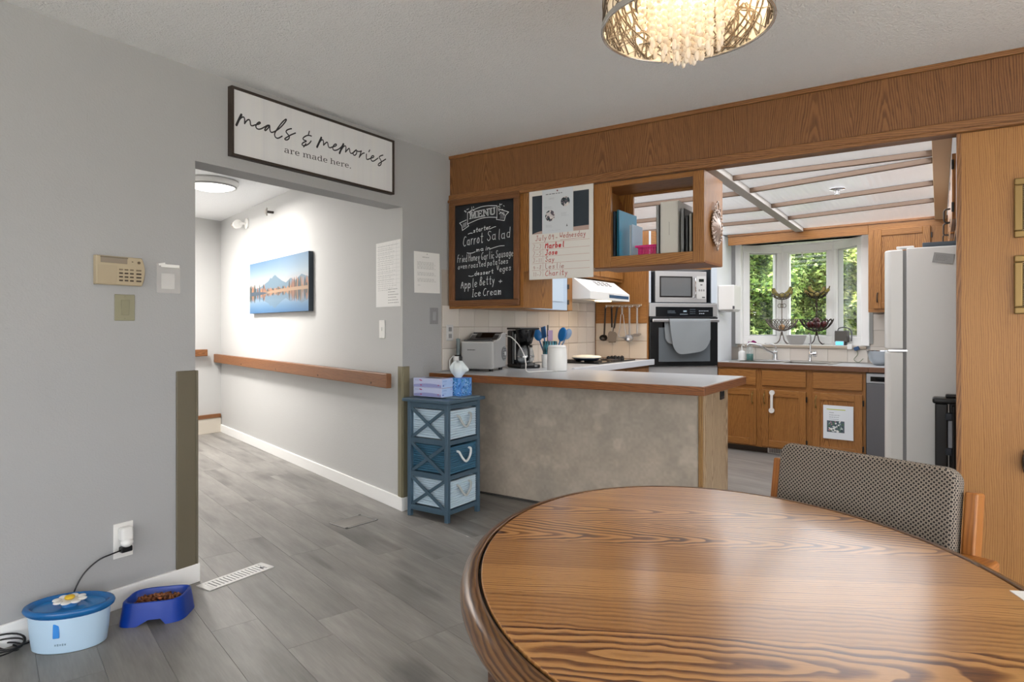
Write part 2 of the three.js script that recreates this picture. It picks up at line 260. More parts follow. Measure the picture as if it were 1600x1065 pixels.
{ const w = struct('wall_back'); // behind the camera: two big windows
  obj('plaster', [bx2(-3.09, -2.3, 0, CEIL, 2.6, 2.75), bx2(-2.3, 1.9, 2.15, CEIL, 2.6, 2.75), bx2(-2.3, 1.9, 0, 0.35, 2.6, 2.75), bx2(-0.3, -0.1, 0.35, 2.15, 2.6, 2.75), bx2(1.9, 2.45, 0, CEIL, 2.6, 2.75)], M.wall, w);
  const r = struct('wall_right'); // and a wide one to the right
  obj('plaster', [bx2(2.3, 2.45, 0, CEIL, 2.2, 2.75), bx2(2.3, 2.45, 2.15, CEIL, -2.9, 2.2), bx2(2.3, 2.45, 0, 0.3, -2.9, 2.2), bx2(2.3, 2.45, 0.3, 2.15, -0.4, -0.2), bx2(2.3, 2.45, 0, CEIL, -3.75, -2.9)], M.wall, r);
}
const windowUnit = (n, x, y, d, w, h, turn) => {
  const g = struct('window_' + n, [x, y, d], turn), t = 0.06;
  obj('window_frame', [bx2(0, w, 0, t, -0.05, 0.05), bx2(0, w, h - t, h, -0.05, 0.05), bx2(0, t, t, h - t, -0.05, 0.05), bx2(w - t, w, t, h - t, -0.05, 0.05), bx2(w / 2 - t / 2, w / 2 + t / 2, t, h - t, -0.05, 0.05)], M.trim, g);
  for (const s of [0, 1]) obj('pane', bx2(t + s * (w / 2 - t / 2), w / 2 - t / 2 + s * (w / 2 - t / 2), t, h - t, -0.002, 0.002), M.glass, g);
};
windowUnit(2, -2.3, 0.35, -2.67, 2.0, 1.8, 0); windowUnit(3, -0.1, 0.35, -2.67, 2.0, 1.8, 0);
windowUnit(4, 2.37, 0.3, 2.9, 2.5, 1.85, -PI / 2); windowUnit(5, 2.37, 0.3, 0.2, 2.4, 1.85, -PI / 2);
// wood bulkhead between dining room and kitchen, wood panel wall on the right
{
  const w = struct('wall_bulkhead');
  obj('veneer', bx2(XL, 2.3, 2.115, CEIL, -3.72, -DB, { g: 'y' }), M.bulk, w);
  obj('top_moulding', bx2(XL, 2.3, 2.415, CEIL, -DB, -DB + 0.016, { r: 0.004 }), M.bulkTrim, w);
  obj('bottom_moulding', [bx2(XL, 2.3, 2.112, 2.158, -DB, -DB + 0.018, { r: 0.006 }), bx2(XL, 2.3, 2.1, 2.12, -DB, -DB + 0.03, { r: 0.006 })], M.bulkTrim, w);
  const p = struct('wall_panel');
  obj('veneer', bx2(0.086, 2.3, 0, 2.1, -3.7, -DB, { g: 'y' }), M.panel, p);
  obj('edge_strip', bx2(0.068, 0.0855, 0, 2.1, -3.702, -DB + 0.003, { g: 'y' }), M.bulkTrim, p);
  const k = struct('wall_kitchen'); obj('plaster', bx2(0.46, 0.6, 0, CEIL, -7.4, -3.7), M.wall, k);
}
// window wall of the kitchen in its own turn, with the bay
const WB = 0.62;
{
  const w = struct('wall_window', sPos(0, 0, 0), -SA), tk = WB + 0.15;
  obj('plaster', [bx2(-1.4, 0.0, 0, CEIL, -tk, -WB), bx2(1.21, 2.6, 0, CEIL, -tk, -WB), bx2(0, 1.21, 0, 1.0, -tk, -WB), bx2(0, 1.21, 2.09, CEIL, -tk, -WB)], M.wall, w);
  obj('grout', [bx2(-0.1, 1.25, 0.865, 1.0, -WB, -WB + 0.003), bx2(1.25, 2.2, 0.865, 1.345, -WB, -WB + 0.003)], M.grout, w);
  const tiles = ['#cfc8bf', '#cac2b8', '#d3ccc3', '#ccc3ba'].map(c => phy(c, 0.22));
  for (let i = 0; i < 7; i++) obj('tile', bx2(0.0 + i * 0.176, 0.174 + i * 0.176, 0.87, 0.998, -WB + 0.002, -WB + 0.009, { r: 0.002, s: 1 }), tiles[i % 4], w);
  for (let i = 0; i < 4; i++) for (let j = 0; j < 3; j++) obj('tile', bx2(1.252 + i * 0.176, 1.426 + i * 0.176, 0.87 + j * 0.155, 1.023 + j * 0.155, -WB + 0.002, -WB + 0.009, { r: 0.002, s: 1 }), tiles[(i + j) % 4], w);
}
{
  const b = struct('window_1', sPos(0, 0, 0), -SA);
  const P = [[0.02, 0.66], [0.33, 1.0], [0.86, 1.0], [1.19, 0.66]], y0 = 1.03, y1 = 2.09;
  const slab = (ya, yb, o) => ext([[-0.02, 0.6 + o], [-0.02, 0.72], [0.29, 1.08], [0.9, 1.08], [1.23, 0.72], [1.23, 0.6 + o]], yb - ya, { rx: -PI / 2, y: ya });
  obj('sill', slab(0.99, y0, 0.02), std('#dcd9d4', 0.4), b);
  obj('sill_edge', bx2(-0.01, 1.22, 1.0, 1.024, -0.62, -0.595, { r: 0.003 }), std('#a99c8c', 0.5), b);
  obj('bay_head', slab(y1, 2.17, 0.03), M.trim, b);
  obj('bay_apron', ext([[0.0, 0.72], [0.29, 1.06], [0.9, 1.06], [1.21, 0.72]], 0.6, { rx: -PI / 2, y: 0.39 }), M.trim, b);
  obj('jamb', [bx2(-0.03, 0.03, y0, y1, -0.67, -0.585, { r: 0.006 }), bx2(1.18, 1.245, y0, y1, -0.67, -0.6, { r: 0.006 })], M.trim, b);
  obj('jamb_lining', bx2(1.245, 1.275, y0 + 0.02, y1, -0.63, -0.6), std('#8f8f8c', 0.6), b);
  for (let i = 0; i < 3; i++) {
    const [p, q] = [P[i], P[i + 1]], L = Math.hypot(q[0] - p[0], q[1] - p[1]), turn = Math.atan2(q[1] - p[1], q[0] - p[0]);
    const f = new THREE.Group(); f.name = 'sash'; f.position.set(p[0], y0, -p[1]); f.rotation.y = turn; b.add(f);
    const s = 0.07, H = y1 - y0, lo = 0.085;
    obj('sash_frame', [bx2(0, L, 0, lo, -0.05, 0.03, { r: 0.006 }), bx2(0, L, H - 0.08, H, -0.05, 0.03, { r: 0.006 }), bx2(0, s, lo, H - 0.08, -0.05, 0.03, { r: 0.006 }), bx2(L - s, L, lo, H - 0.08, -0.05, 0.03, { r: 0.006 })], M.trim, f);
    obj('glazing_bead', [bx2(s, L - s, lo, lo + 0.014, -0.04, 0.012), bx2(s, L - s, H - 0.094, H - 0.08, -0.04, 0.012), bx2(s, s + 0.012, lo, H - 0.08, -0.04, 0.012), bx2(L - s - 0.012, L - s, lo, H - 0.08, -0.04, 0.012)], i === 1 ? M.trim : M.lightGrey, f);
    obj('pane', bx2(s, L - s, lo, H - 0.08, -0.022, -0.018), M.glass, f);
  }
  for (const p of [P[1], P[2]]) obj('mullion', cyl(0.05, 0.05, y1 - y0, p[0], (y0 + y1) / 2, -p[1] - 0.01, { n: 8 }), M.trim, b);
  obj('window_latch', [bx(0.012, 0.05, 0.016, 0.55, 1.985, -0.955, { r: 0.004 })], M.white, b);
}
// kitchen luminous ceiling: two rails, slanting slats and ribbed panels
{
  const c = struct('ceiling_kitchen'), y = 2.16, rail = std('#b9b4ae', 0.5), warm = std('#dcc09c', 0.5), slat = std('#725d4d', 0.5), pan = phy('#e4e5e6', 0.28, { emissive: '#f4f6f8', emissiveIntensity: 0.22, bumpMap: TX.rib, bumpScale: 0.0012 });
  obj('lid', bx2(XL, 0.46, 2.3, 2.33, -7.4, -3.72), M.ceiling, c);
  const yv = (n, x0, x1) => x0 + (x1 - x0) * n;
  obj('rail', bx2(-1.158, -1.086, y - 0.03, y + 0.012, -6.8, -3.725, { r: 0.003 }), rail, c);
  obj('rail', bx2(-0.03, 0.055, y - 0.03, y + 0.012, -6.8, -3.725, { r: 0.003 }), warm, c);
  // slats between the rails: depth at the left and right rail
  const right = [[4.16, 4.158], [4.6, 4.335], [5.28, 5.02], [5.947, 5.7]], left = [4.657, 5.35, 5.98, 4.1];
  const bar = (x0, d0, x1, d1, m) => { const L = Math.hypot(x1 - x0, d1 - d0); return obj('slat', bx(L, 0.032, 0.028, (x0 + x1) / 2, y - 0.006, -(d0 + d1) / 2, { ry: Math.atan2(d1 - d0, x1 - x0), r: 0.003, g: 'x' }), m, c); };
  for (const [a, b] of right) bar(-1.086, a, -0.03, b, slat);
  for (const d of left) bar(-2.94, d + 0.05, -1.158, d, slat);
  for (const [x0, x1] of [[-1.09, -0.02], [-2.9, -1.155]]) { const ds = [3.73, 4.18, 4.62, 5.3, 5.96, 6.8]; for (let i = 0; i < 5; i++) obj('panel', bx2(x0, x1, y + 0.012, y + 0.016, -ds[i + 1] + 0.004, -ds[i], { g: 'x' }), pan, c); }
  obj('panel', bx2(0.05, 0.46, y + 0.012, y + 0.016, -6.8, -3.73), pan, c);
}
for (const [x, w] of [[-0.56, 1.0], [-2.0, 1.6]]) { const L = new THREE.RectAreaLight(0xfbfcff, x > -1 ? 2.0 : 1.5, w, 2.9); L.position.set(x, 2.168, -5.25); L.lookAt(x, 0, -5.25); scene.add(L); }  // the tubes behind the panels
// baseboards
{
  const h = 0.088;
  const l = struct('baseboard_left'); obj('board', [bx2(XL, XL + 0.014, 0, h, -1.712, 2.6, { r: 0.003 }), bx2(-3.09, XL + 0.014, 0, h, -1.709, -1.695, { r: 0.003 })], M.trim, l);
  obj('board', bx2(XL, XL + 0.014, 0, h, -3.5, -3.1, { r: 0.003 }), M.trim, l);
  const n = struct('baseboard_hall', [-2.94, 0, 3.109], hallTurn); obj('board', bx2(-4.2, 0.014, 0, h, 0, 0.014, { r: 0.003 }), M.trim, n);
  const e = struct('baseboard_end'); obj('board', bx2(-6.93, -6.9, 0, 0.172, -4.29, -2.6, { r: 0.004 }), std('#cbc3b6', 0.6), e); obj('cap', bx2(-6.93, -6.893, 0.172, 0.214, -4.285, -2.6, { r: 0.004 }), M.rail, e);
}
// ---------- hall ----------
const hallThing = (name, label, cat, s, y, off = 0, group) => { const l = Math.hypot(3.99, 1.196), ux = -3.99 / l, ud = 1.196 / l; return thing(name, label, cat, [-2.94 + ux * s - ud * off, y, 3.109 + ud * s + ux * off], hallTurn, group); };
{
  const t = hallThing('handrail', 'long brown wooden handrail along the angled hall wall below the lake picture', 'handrail', 2.1, 0.854);
  obj('rail', bx2(-2.25, 2.035, -0.048, 0.048, 0.045, 0.085, { r: 0.006, g: 'x' }), M.rail, t);
  for (const x of [-2.0, -1.0, 0, 0.95, 1.85]) { obj('bracket', bx(0.05, 0.04, 0.046, x, -0.01, 0.023, { r: 0.004 }), M.darkMetal, t); obj('plug', cyl(0.007, 0.007, 0.004, x - 0.03, -0.025, 0.0855, { rx: PI / 2, n: 10 }), M.darkWood, t); }
  const f = thing('handrail', 'short light wooden handrail across the far white end wall of the hall', 'handrail', [-6.93, 0.922, 3.4], PI / 2);
  obj('rail', bx2(-0.86, 0.7, -0.038, 0.038, 0.04, 0.075, { r: 0.005, g: 'x' }), M.rail, f); for (const x of [-0.7, 0.3]) obj('bracket', bx(0.04, 0.04, 0.041, x, 0, 0.0205), M.darkMetal, f);
}
{ // canvas print: lake, mountains, autumn trees
  const pic = (w, h) => printed(1024, 340, (c, W, H) => {
    const g = c.createLinearGradient(0, 0, 0, H * 0.5); g.addColorStop(0, '#6f9cc4'); g.addColorStop(0.6, '#b9cfdf'); g.addColorStop(1, '#e9d9d2'); c.fillStyle = g; c.fillRect(0, 0, W, H);
    const half = (flip) => {
      c.save(); if (flip) { c.translate(0, H * 1.22); c.scale(1, -1); c.globalAlpha = 0.75; }
      const y0 = H * 0.6; c.fillStyle = '#7f9fb5'; c.beginPath(); c.moveTo(0, y0); [[0.05, .52], [0.2, .5], [0.3, .44], [0.36, .4], [0.4, .34], [0.42, .36], [0.45, .32], [0.48, .3], [0.52, .35], [0.6, .43], [0.66, .47], [0.74, .4], [0.8, .46], [0.9, .36], [0.96, .4], [1, .42]].forEach(p => c.lineTo(p[0] * W, p[1] * H)); c.lineTo(W, y0); c.fill();
      for (let i = 0; i < 130; i++) { const x = hash(i, 1, 9), l = x < 0.3 ? 1 : x > 0.7 ? 1.25 : 0.45, h = H * (0.05 + 0.13 * hash(i, 2, 9)) * l, w2 = W * 0.012 * (0.6 + hash(i, 3, 9)); c.fillStyle = ['#7d5a48', '#b5745a', '#c98a66', '#4f5c58', '#3d5260', '#d69a72'][Math.floor(hash(i, 4, 9) * 6)]; c.beginPath(); c.moveTo(x * W - w2, y0 + 4); c.quadraticCurveTo(x * W - w2, y0 - h * 0.6, x * W, y0 - h); c.quadraticCurveTo(x * W + w2, y0 - h * 0.6, x * W + w2, y0 + 4); c.fill(); }
      c.restore();
    };
    c.fillStyle = '#5f93c0'; c.fillRect(0, H * 0.61, W, H); const g2 = c.createLinearGradient(0, H * 0.6, 0, H); g2.addColorStop(0, '#56779a'); g2.addColorStop(0.4, '#9fc0dc'); g2.addColorStop(1, '#4f8cc6'); c.fillStyle = g2; c.fillRect(0, H * 0.6, W, H * 0.4);
    half(true); half(false);
    c.fillStyle = '#c9a584'; c.beginPath(); c.moveTo(W * 0.3, H * 0.6); c.quadraticCurveTo(W * 0.6, H * 0.56, W, H * 0.57); c.lineTo(W, H * 0.63); c.quadraticCurveTo(W * 0.6, H * 0.62, W * 0.25, H * 0.64); c.fill();
    c.fillStyle = '#4e6478'; c.beginPath(); c.moveTo(0, H * 0.58); c.quadraticCurveTo(W * 0.2, H * 0.57, W * 0.36, H * 0.62); c.quadraticCurveTo(W * 0.2, H * 0.66, 0, H * 0.65); c.fill();
  });
  const t = hallThing('canvas_picture', 'wide blue lake and mountain canvas picture on the angled hall wall', 'picture', 2.232, 1.595);
  obj('canvas_body', bx2(-0.76, 0.76, -0.25, 0.25, 0.002, 0.042, { r: 0.002 }), std('#39434d', 0.7), t);
  const pm = pic(); pm.color.set('#b0b0b0'); obj('print', face(1.518, 0.498, 0, 0, 0.0428), pm, t);
}
{
  const t = thing('ceiling_lamp', 'round white glowing flush ceiling lamp in the hall', 'lamp', [-5.08, CEIL, 3.07]);
  obj('base', [lat([[0, 0], [0.21, 0], [0.215, -0.02], [0.2, -0.045], [0.188, -0.05], [0.188, -0.03], [0, -0.03]])], M.white, t); obj('rim', tor(0.19, 0.008, 0, -0.052, 0, { rx: PI / 2 }), M.greyPlastic, t);
  obj('diffuser', lat([[0, -0.085], [0.06, -0.083], [0.12, -0.075], [0.165, -0.062], [0.186, -0.045]]), std('#ffffff', 0.5, { emissive: '#fffaf2', emissiveIntensity: 2.2 }), t);
  const L = new THREE.RectAreaLight(0xfffaf4, 46, 0.32, 0.32); L.position.set(-5.08, CEIL - 0.095, -3.07); L.lookAt(-5.08, 0, -3.07); scene.add(L);
  const t2 = t.clone(); t2.name = numbered('ceiling_lamp'); t2.position.set(-6.05, CEIL, -2.95); t2.userData.label = 'second round ceiling lamp added unseen behind the left wall to brighten the hall'; scene.add(t2);  // unseen lamp, added to brighten the end wall
  const L2 = new THREE.RectAreaLight(0xfffaf4, 150, 0.32, 0.32); L2.position.set(-6.05, CEIL - 0.095, -2.95); L2.lookAt(-6.05, 0, -2.95); scene.add(L2);
}
{
  const t = hallThing('wall_spotlight', 'small white spotlight fixture high on the angled hall wall near its far corner', 'spotlight', 3.2, 2.29);
  obj('wall_plate', cyl(0.055, 0.055, 0.015, 0, 0, 0.0075, { rx: PI / 2 }), M.white, t); obj('arm', cyl(0.012, 0.012, 0.07, -0.01, 0, 0.05, { rx: PI / 2 }), M.white, t);
  obj('head', cyl(0.045, 0.038, 0.08, -0.055, -0.01, 0.09, { rz: PI / 2, ry: 0.5 }), M.white, t); obj('lens', sph(0.03, -0.1, -0.015, 0.11, { n: 12, m: 8 }), M.silver, t);
  const s = hallThing('sprinkler_head', 'small dark metal sprinkler head on the hall wall above the picture', 'sprinkler', 2.43, 2.3);
  obj('stem', cyl(0.012, 0.012, 0.06, 0, 0, 0.03, { rx: PI / 2 }), M.darkMetal, s); obj('deflector', [cyl(0.022, 0.022, 0.004, 0, 0.0, 0.075, { rx: PI / 2 }), bx(0.008, 0.075, 0.008, 0, 0, 0.062), bx(0.05, 0.008, 0.008, 0, 0.0, 0.07)], M.silver, s);
}
const sheet = (w, h, W, H, draw, o = {}) => [ [bx(w, h, 0.0016, 0, 0, 0.0008), std('#e9e9e7', 0.7)], [face(w - 0.001, h - 0.001, 0, 0, 0.0019), printed(W, H, (c) => { c.fillStyle = o.bg ?? '#ecebe9'; c.fillRect(0, 0, W, H); draw(c, W, H); }, 0.7)] ];
function paper(t, w, h, W, H, draw, o) { const [a, b] = sheet(w, h, W, H, draw, o); obj('sheet', a[0], a[1], t); obj('print', b[0], b[1], t); return t; }
paper(hallThing('paper_notice', 'tall white paper sheet covered in faint grid lines, taped at the hall wall edge', 'paper', 0.195, 1.571), 0.34, 0.445, 256, 340, (c, W, H) => { c.strokeStyle = '#c3c3c3'; c.lineWidth = 1; for (let i = 1; i < 12; i++) { c.beginPath(); c.moveTo(8, i * 20); c.lineTo(W - 8, i * 20); c.stroke(); } for (let i = 1; i < 7; i++) { c.beginPath(); c.moveTo(i * 36, 8); c.lineTo(i * 36, 250); c.stroke(); } squiggles(c, 20, 22, 210, 11, 22, '#b5b5b5', 2); squiggles(c, 130, 250, 110, 14, 6, '#8d8d8d', 3); });
const plate = (t, w, h, m, m2, rw, rh) => { obj('cover_plate', bx(w, h, 0.006, 0, 0, 0.003, { r: 0.003 }), m, t); obj('rocker', bx(rw, rh, 0.005, 0, 0, 0.0075, { r: 0.002, rx: 0.06 }), m2, t); for (const s of [-1, 1]) obj('screw', cyl(0.003, 0.003, 0.002, 0, s * h * 0.42, 0.0065, { rx: PI / 2, n: 8 }), m2, t); return t; };
plate(hallThing('light_switch', 'white light switch on the hall wall under the gridded paper sheet', 'switch', 0.275, 1.195), 0.078, 0.125, M.white, M.whiteGloss, 0.012, 0.026);
// ---------- things on the left wall ----------
const wallL = (name, label, cat, d, y) => thing(name, label, cat, [XL, y, d], PI / 2);   // local x runs towards the camera-near end, z out of the wall
paper(wallL('paper_notice', 'white printed letter page pinned on the grey wall left of the chalkboard', 'paper', 3.352, 1.585), 0.265, 0.28, 256, 290, (c, W) => { squiggles(c, 80, 36, 100, 10, 1, '#777', 3); for (const y of [72, 100, 146, 190]) squiggles(c, 30, y, 200, 9, 3, '#9a9a9a', 2); squiggles(c, 30, 236, 40, 9, 1, '#999', 2); c.fillStyle = '#777'; c.fillRect(W / 2 - 3, 10, 6, 6); }).rotation.z = 0.02;
plate(wallL('light_switch', 'grey metal rocker switch beside the tile edge under the letter page', 'switch', 3.421, 1.287), 0.085, 0.115, M.grey, std('#9b9da0', 0.4), 0.03, 0.06);
plate(wallL('light_switch', 'olive beige rocker switch under the alarm keypad', 'switch', 1.377, 1.294), 0.083, 0.114, std('#8d8a72', 0.5), std('#87846c', 0.45), 0.034, 0.066);
{
  const t = wallL('corner_guard', 'wide dark taupe corner guard strip at the near edge of the hall opening', 'corner guard', 1.648, 0.545), m = std('#67604f', 0.5);
  obj('strip', bx2(-0.047, 0.045, -0.46, 0.46, 0, 0.012, { r: 0.004 }), m, t); obj('return_strip', bx2(0.045, 0.057, -0.46, 0.46, -0.06, 0.012, { r: 0.004 }), m, t);
  const q = thing('corner_guard', 'narrow olive taupe corner guard strip on the wall corner beside the blue drawer unit', 'corner guard', [XL, 0.52, 3.109]), m2 = std('#7d765f', 0.5);
  obj('strip', bx2(0.0, 0.012, -0.432, 0.43, -0.055, 0.006, { r: 0.003 }), m2, q); obj('return_strip', bx(0.05, 0.862, 0.012, -0.02, -0.001, 0.0, { ry: hallTurn, r: 0.003 }), m2, q);
}
{ // framed sign
  const t = wallL('wall_sign', 'long white wooden sign in a dark brown frame above the hall opening', 'sign', 2.43, 2.232), m = std('#3a3029', 0.55, { map: TX.oak }), w = 1.135, h = 0.345;
  for (const [i, g] of [bx(w, 0.012, 0.035, 0, h / 2 - 0.006, 0.0175), bx(w, 0.012, 0.035, 0, -h / 2 + 0.006, 0.0175), bx(0.012, h - 0.024, 0.035, -w / 2 + 0.006, 0, 0.0175), bx(0.012, h - 0.024, 0.035, w / 2 - 0.006, 0, 0.0175)].entries()) obj('frame_bar', g, m, t);
  obj('back_board', bx(w - 0.024, h - 0.024, 0.026, 0, 0, 0.013), M.white, t);
  obj('sign_face', face(w - 0.024, h - 0.024, 0, 0, 0.0265), printed(2048, 592, (c, W, H) => {
    c.fillStyle = '#d6d7d9'; c.fillRect(0, 0, W, H); for (let i = 0; i < 40; i++) { c.fillStyle = `rgba(${i % 2 ? '196,197,200' : '222,222,222'},0.12)`; c.fillRect(hash(i, 1, 4) * W, 0, 12 + 60 * hash(i, 2, 4), H); }
    const X = mm => (mm - 14) / 1111 * W * 1.0 , Y = mm => H - (mm - 22) / 321 * H;
    c.strokeStyle = '#16161a'; c.lineCap = c.lineJoin = 'round';
    ['59,226 49,206 32,167', '32,167 49,202 69,220 78,213 77,186', '77,186 89,206 103,215 109,207 110,187 120,185 137,196 158,204 169,214 162,218 147,205 139,188 147,177 166,180 191,198 211,214 222,215', '222,215 209,211 191,185 196,179 213,198 224,216 222,196 228,180 243,184 274,206 306,241 328,273 322,276 297,250 265,204 250,177 257,160 274,159 299,178', '358,233 335,224 320,208 333,198 346,189 342,173 324,162 312,166 328,179 356,200 384,216', '559,234 547,209 529,174', '529,174 552,214 567,226 575,219 575,195', '575,195 595,218 605,218 608,195 620,189 640,201 661,209 672,221 661,224 645,208 640,190 650,182 675,190 704,213 721,236', '721,236 707,209 692,176', '692,176 718,220 736,231 742,222 737,193', '737,193 762,222 769,220 770,199 782,193 799,204 821,225', '821,225 800,210 794,193 807,187 824,202 825,221 816,222 839,218 862,227', '862,228 844,185', '844,185 865,213 886,221', '903,218 900,193 909,184 939,201 963,211 967,221 952,221 937,201 945,185 964,187 1000,215', '930,249 923,237', '1043,243 1022,235 1007,222 1022,211 1032,195 1022,174 1003,167 1000,177 1031,199 1067,223', '476,249 469,225', '490,226 469,228 435,205 432,191 463,191 435,178 423,161 444,159 475,179 488,198', '453,174 438,153']
      .forEach((s, i) => { c.lineWidth = [0, 5, 8].includes(i) ? 22 : 12.5; strokePath(c, s.split(' ').map(p => { const [a, b] = p.split(',').map(Number); return [X(a), Y(b)]; })); });
    c.fillStyle = '#2b2b2e'; c.font = '78px serif'; c.textBaseline = 'alphabetic'; const tx = 'are made here.', x0 = X(310), x1 = X(784), wd = c.measureText(tx).width; c.save(); c.translate(x0, Y(94)); c.rotate(-0.021); c.scale((x1 - x0) / wd, 1); c.fillText(tx, 0, 0); c.restore();
  }), t);
}
{ // alarm keypad
  const t = wallL('alarm_keypad', 'beige alarm keypad with rows of small brown keys on the grey wall', 'keypad', 1.353, 1.45), m = std('#b0a288', 0.5), s = rrect(0.2, 0.122, 0.008); s.curves.length;
  const sh = new THREE.Shape(); sh.moveTo(-0.1, -0.061); sh.lineTo(0.085, -0.061); sh.quadraticCurveTo(0.112, 0, 0.085, 0.061); sh.lineTo(-0.1, 0.061); sh.lineTo(-0.1, -0.061);
  obj('case', ext(sh, 0.028, { b: 0.004 }), m, t);
  obj('door_flap', bx(0.075, 0.078, 0.003, -0.058, -0.018, 0.0285, { r: 0.001 }), std('#ab9d84', 0.5), t); obj('display_window', bx(0.105, 0.022, 0.003, -0.03, 0.042, 0.0285, { r: 0.001 }), std('#8f8578', 0.25), t); obj('display_hood', bx(0.108, 0.005, 0.006, -0.03, 0.055, 0.0295), std('#6f6553', 0.6), t);
  for (let r = 0; r < 4; r++) for (let k = 0; k < 4; k++) obj('key', bx(k === 3 ? 0.021 : 0.015, 0.0065, 0.004, [-0.003, 0.019, 0.041, 0.07][k], 0.006 - r * 0.0155, 0.0295, { r: 0.0015, s: 1 }), std(r < 1 ? '#7c6f5c' : '#43372a', 0.5), t);
  obj('buzzer', cyl(0.006, 0.006, 0.003, 0.071, 0.04, 0.029, { rx: PI / 2 }), std('#5d503f', 0.5), t); obj('status_lamp', bx(0.006, 0.003, 0.002, 0.044, 0.042, 0.0285), std('#3d3327', 0.4), t);
  const p = wallL('plastic_sleeve', 'small clear plastic sleeve taped to the wall right of the alarm keypad', 'sleeve', 1.568, 1.432);
  obj('film', bx(0.108, 0.135, 0.0008, 0, 0, 0.001, { r: 0.0003 }), phy('#ffffff', 0.12, { transmission: 0.86, thickness: 0, ior: 1.4 }), p); obj('tape_strip', [bx(0.085, 0.014, 0.001, 0.008, 0.058, 0.0018), bx(0.03, 0.01, 0.001, -0.03, 0.064, 0.0016, { rz: 0.2 })], std('#f1f1ef', 0.2), p);
  obj('card', bx(0.06, 0.07, 0.0004, -0.002, -0.012, 0.0006), std('#c9c9c8', 0.5), p);
}
{ // outlet with a white plug-in and the black plug of the fountain
  const t = wallL('wall_outlet', 'white wall outlet near the floor with a white plug-in freshener', 'outlet', 1.371, 0.29); obj('cover_plate', bx(0.08, 0.15, 0.006, 0, 0, 0.003, { r: 0.003 }), M.white, t);
  obj('plug_in', [bx(0.05, 0.06, 0.045, 0, 0.03, 0.026, { r: 0.012, s: 3 }), sph(0.025, 0, -0.005, 0.035, { sy: 0.8 })], M.whiteGloss, t); obj('socket', bx(0.034, 0.03, 0.003, 0, -0.035, 0.007, { r: 0.006 }), M.lightGrey, t);
  const c = thing('power_cord', 'thin black power cord from the wall outlet down behind the pet fountain', 'cord', [XL, 0, 1.371]);
  obj('plug', bx(0.03, 0.024, 0.046, 0.025, 0.255, 0.0, { r: 0.005 }), M.black, c);
  obj('cable', tube([[0.03, 0.255, 0.02], [0.035, 0.252, 0.06], [0.03, 0.24, 0.11], [0.022, 0.2, 0.16], [0.02, 0.15, 0.19], [0.02, 0.08, 0.215], [0.022, 0.03, 0.24], [0.03, 0.006, 0.3], [0.05, 0.005, 0.4]], 0.0032, { n: 60 }), M.black, c);
  const q = one('cable_coil', 'loose black coil of cable on the floor left of the pet fountain', 'cable', [0, 1, 2, 3].map(i => place(tor(0.034 + 0.006 * i, 0.0032, 0, 0, 0, { m: 6, n: 28 }), 0.01 * i - 0.02, 0.012 + 0.009 * i, 0.012 * i, { rx: PI / 2 + 0.25 * (i - 1.5), ry: 0.5 * i, sx: 1.5 })), M.black, [-2.88, 0.002, 0.945]);
}
{ // pet fountain
  const t = thing('pet_fountain', 'oval pale blue pet water fountain with a blue lid and white flower', 'fountain', [-2.765, 0, 1.098], 0.85), sc = { sx: 1, sz: 0.68 };
  obj('tank', lat([[0, 0], [0.118, 0], [0.124, 0.004], [0.13, 0.05], [0.137, 0.135], [0.133, 0.138], [0.1, 0.138], [0, 0.13]], 0, 0, 0, sc), std('#b4cfe6', 0.35), t);
  obj('lid', lat([[0.135, 0.13], [0.149, 0.14], [0.153, 0.15], [0.149, 0.158], [0.138, 0.162], [0.128, 0.156], [0.122, 0.142], [0.09, 0.136], [0, 0.14]], 0, 0, 0, { ...sc, n: 48 }), std('#15609f', 0.25), t);
  obj('water', lat([[0, 0.1475], [0.12, 0.1475]], 0, 0, 0, sc), phy('#2f7fc2', 0.04, { transparent: false }), t);
  for (let i = 0; i < 8; i++) obj('petal', sph(0.0165, 0.042 * Math.cos(i * PI / 4), 0.17, 0.038 * Math.sin(i * PI / 4), { n: 12, m: 8, sy: 0.32 }), M.white, t);
  obj('flower_disc', cyl(0.034, 0.034, 0.006, 0, 0.168, 0), M.white, t); obj('flower_centre', sph(0.018, 0, 0.178, 0, { sy: 0.5, n: 14, m: 8 }), std('#d9b32a', 0.4), t); obj('flower_stem', cyl(0.03, 0.014, 0.03, 0, 0.155, 0), std('#2f7fc2', 0.3), t);
  obj('level_window', bx(0.022, 0.055, 0.006, -0.012, 0.09, 0.0895, { r: 0.003, rx: -0.06 }), std('#2f83d6', 0.2), t);
  obj('lettering', [0, 1, 2, 3, 4].map(i => bx(0.005, i % 2 ? 0.008 : 0.006, 0.001, -0.016 + i * 0.008, 0.036, 0.0875)), std('#7d96ab', 0.5), t);
}
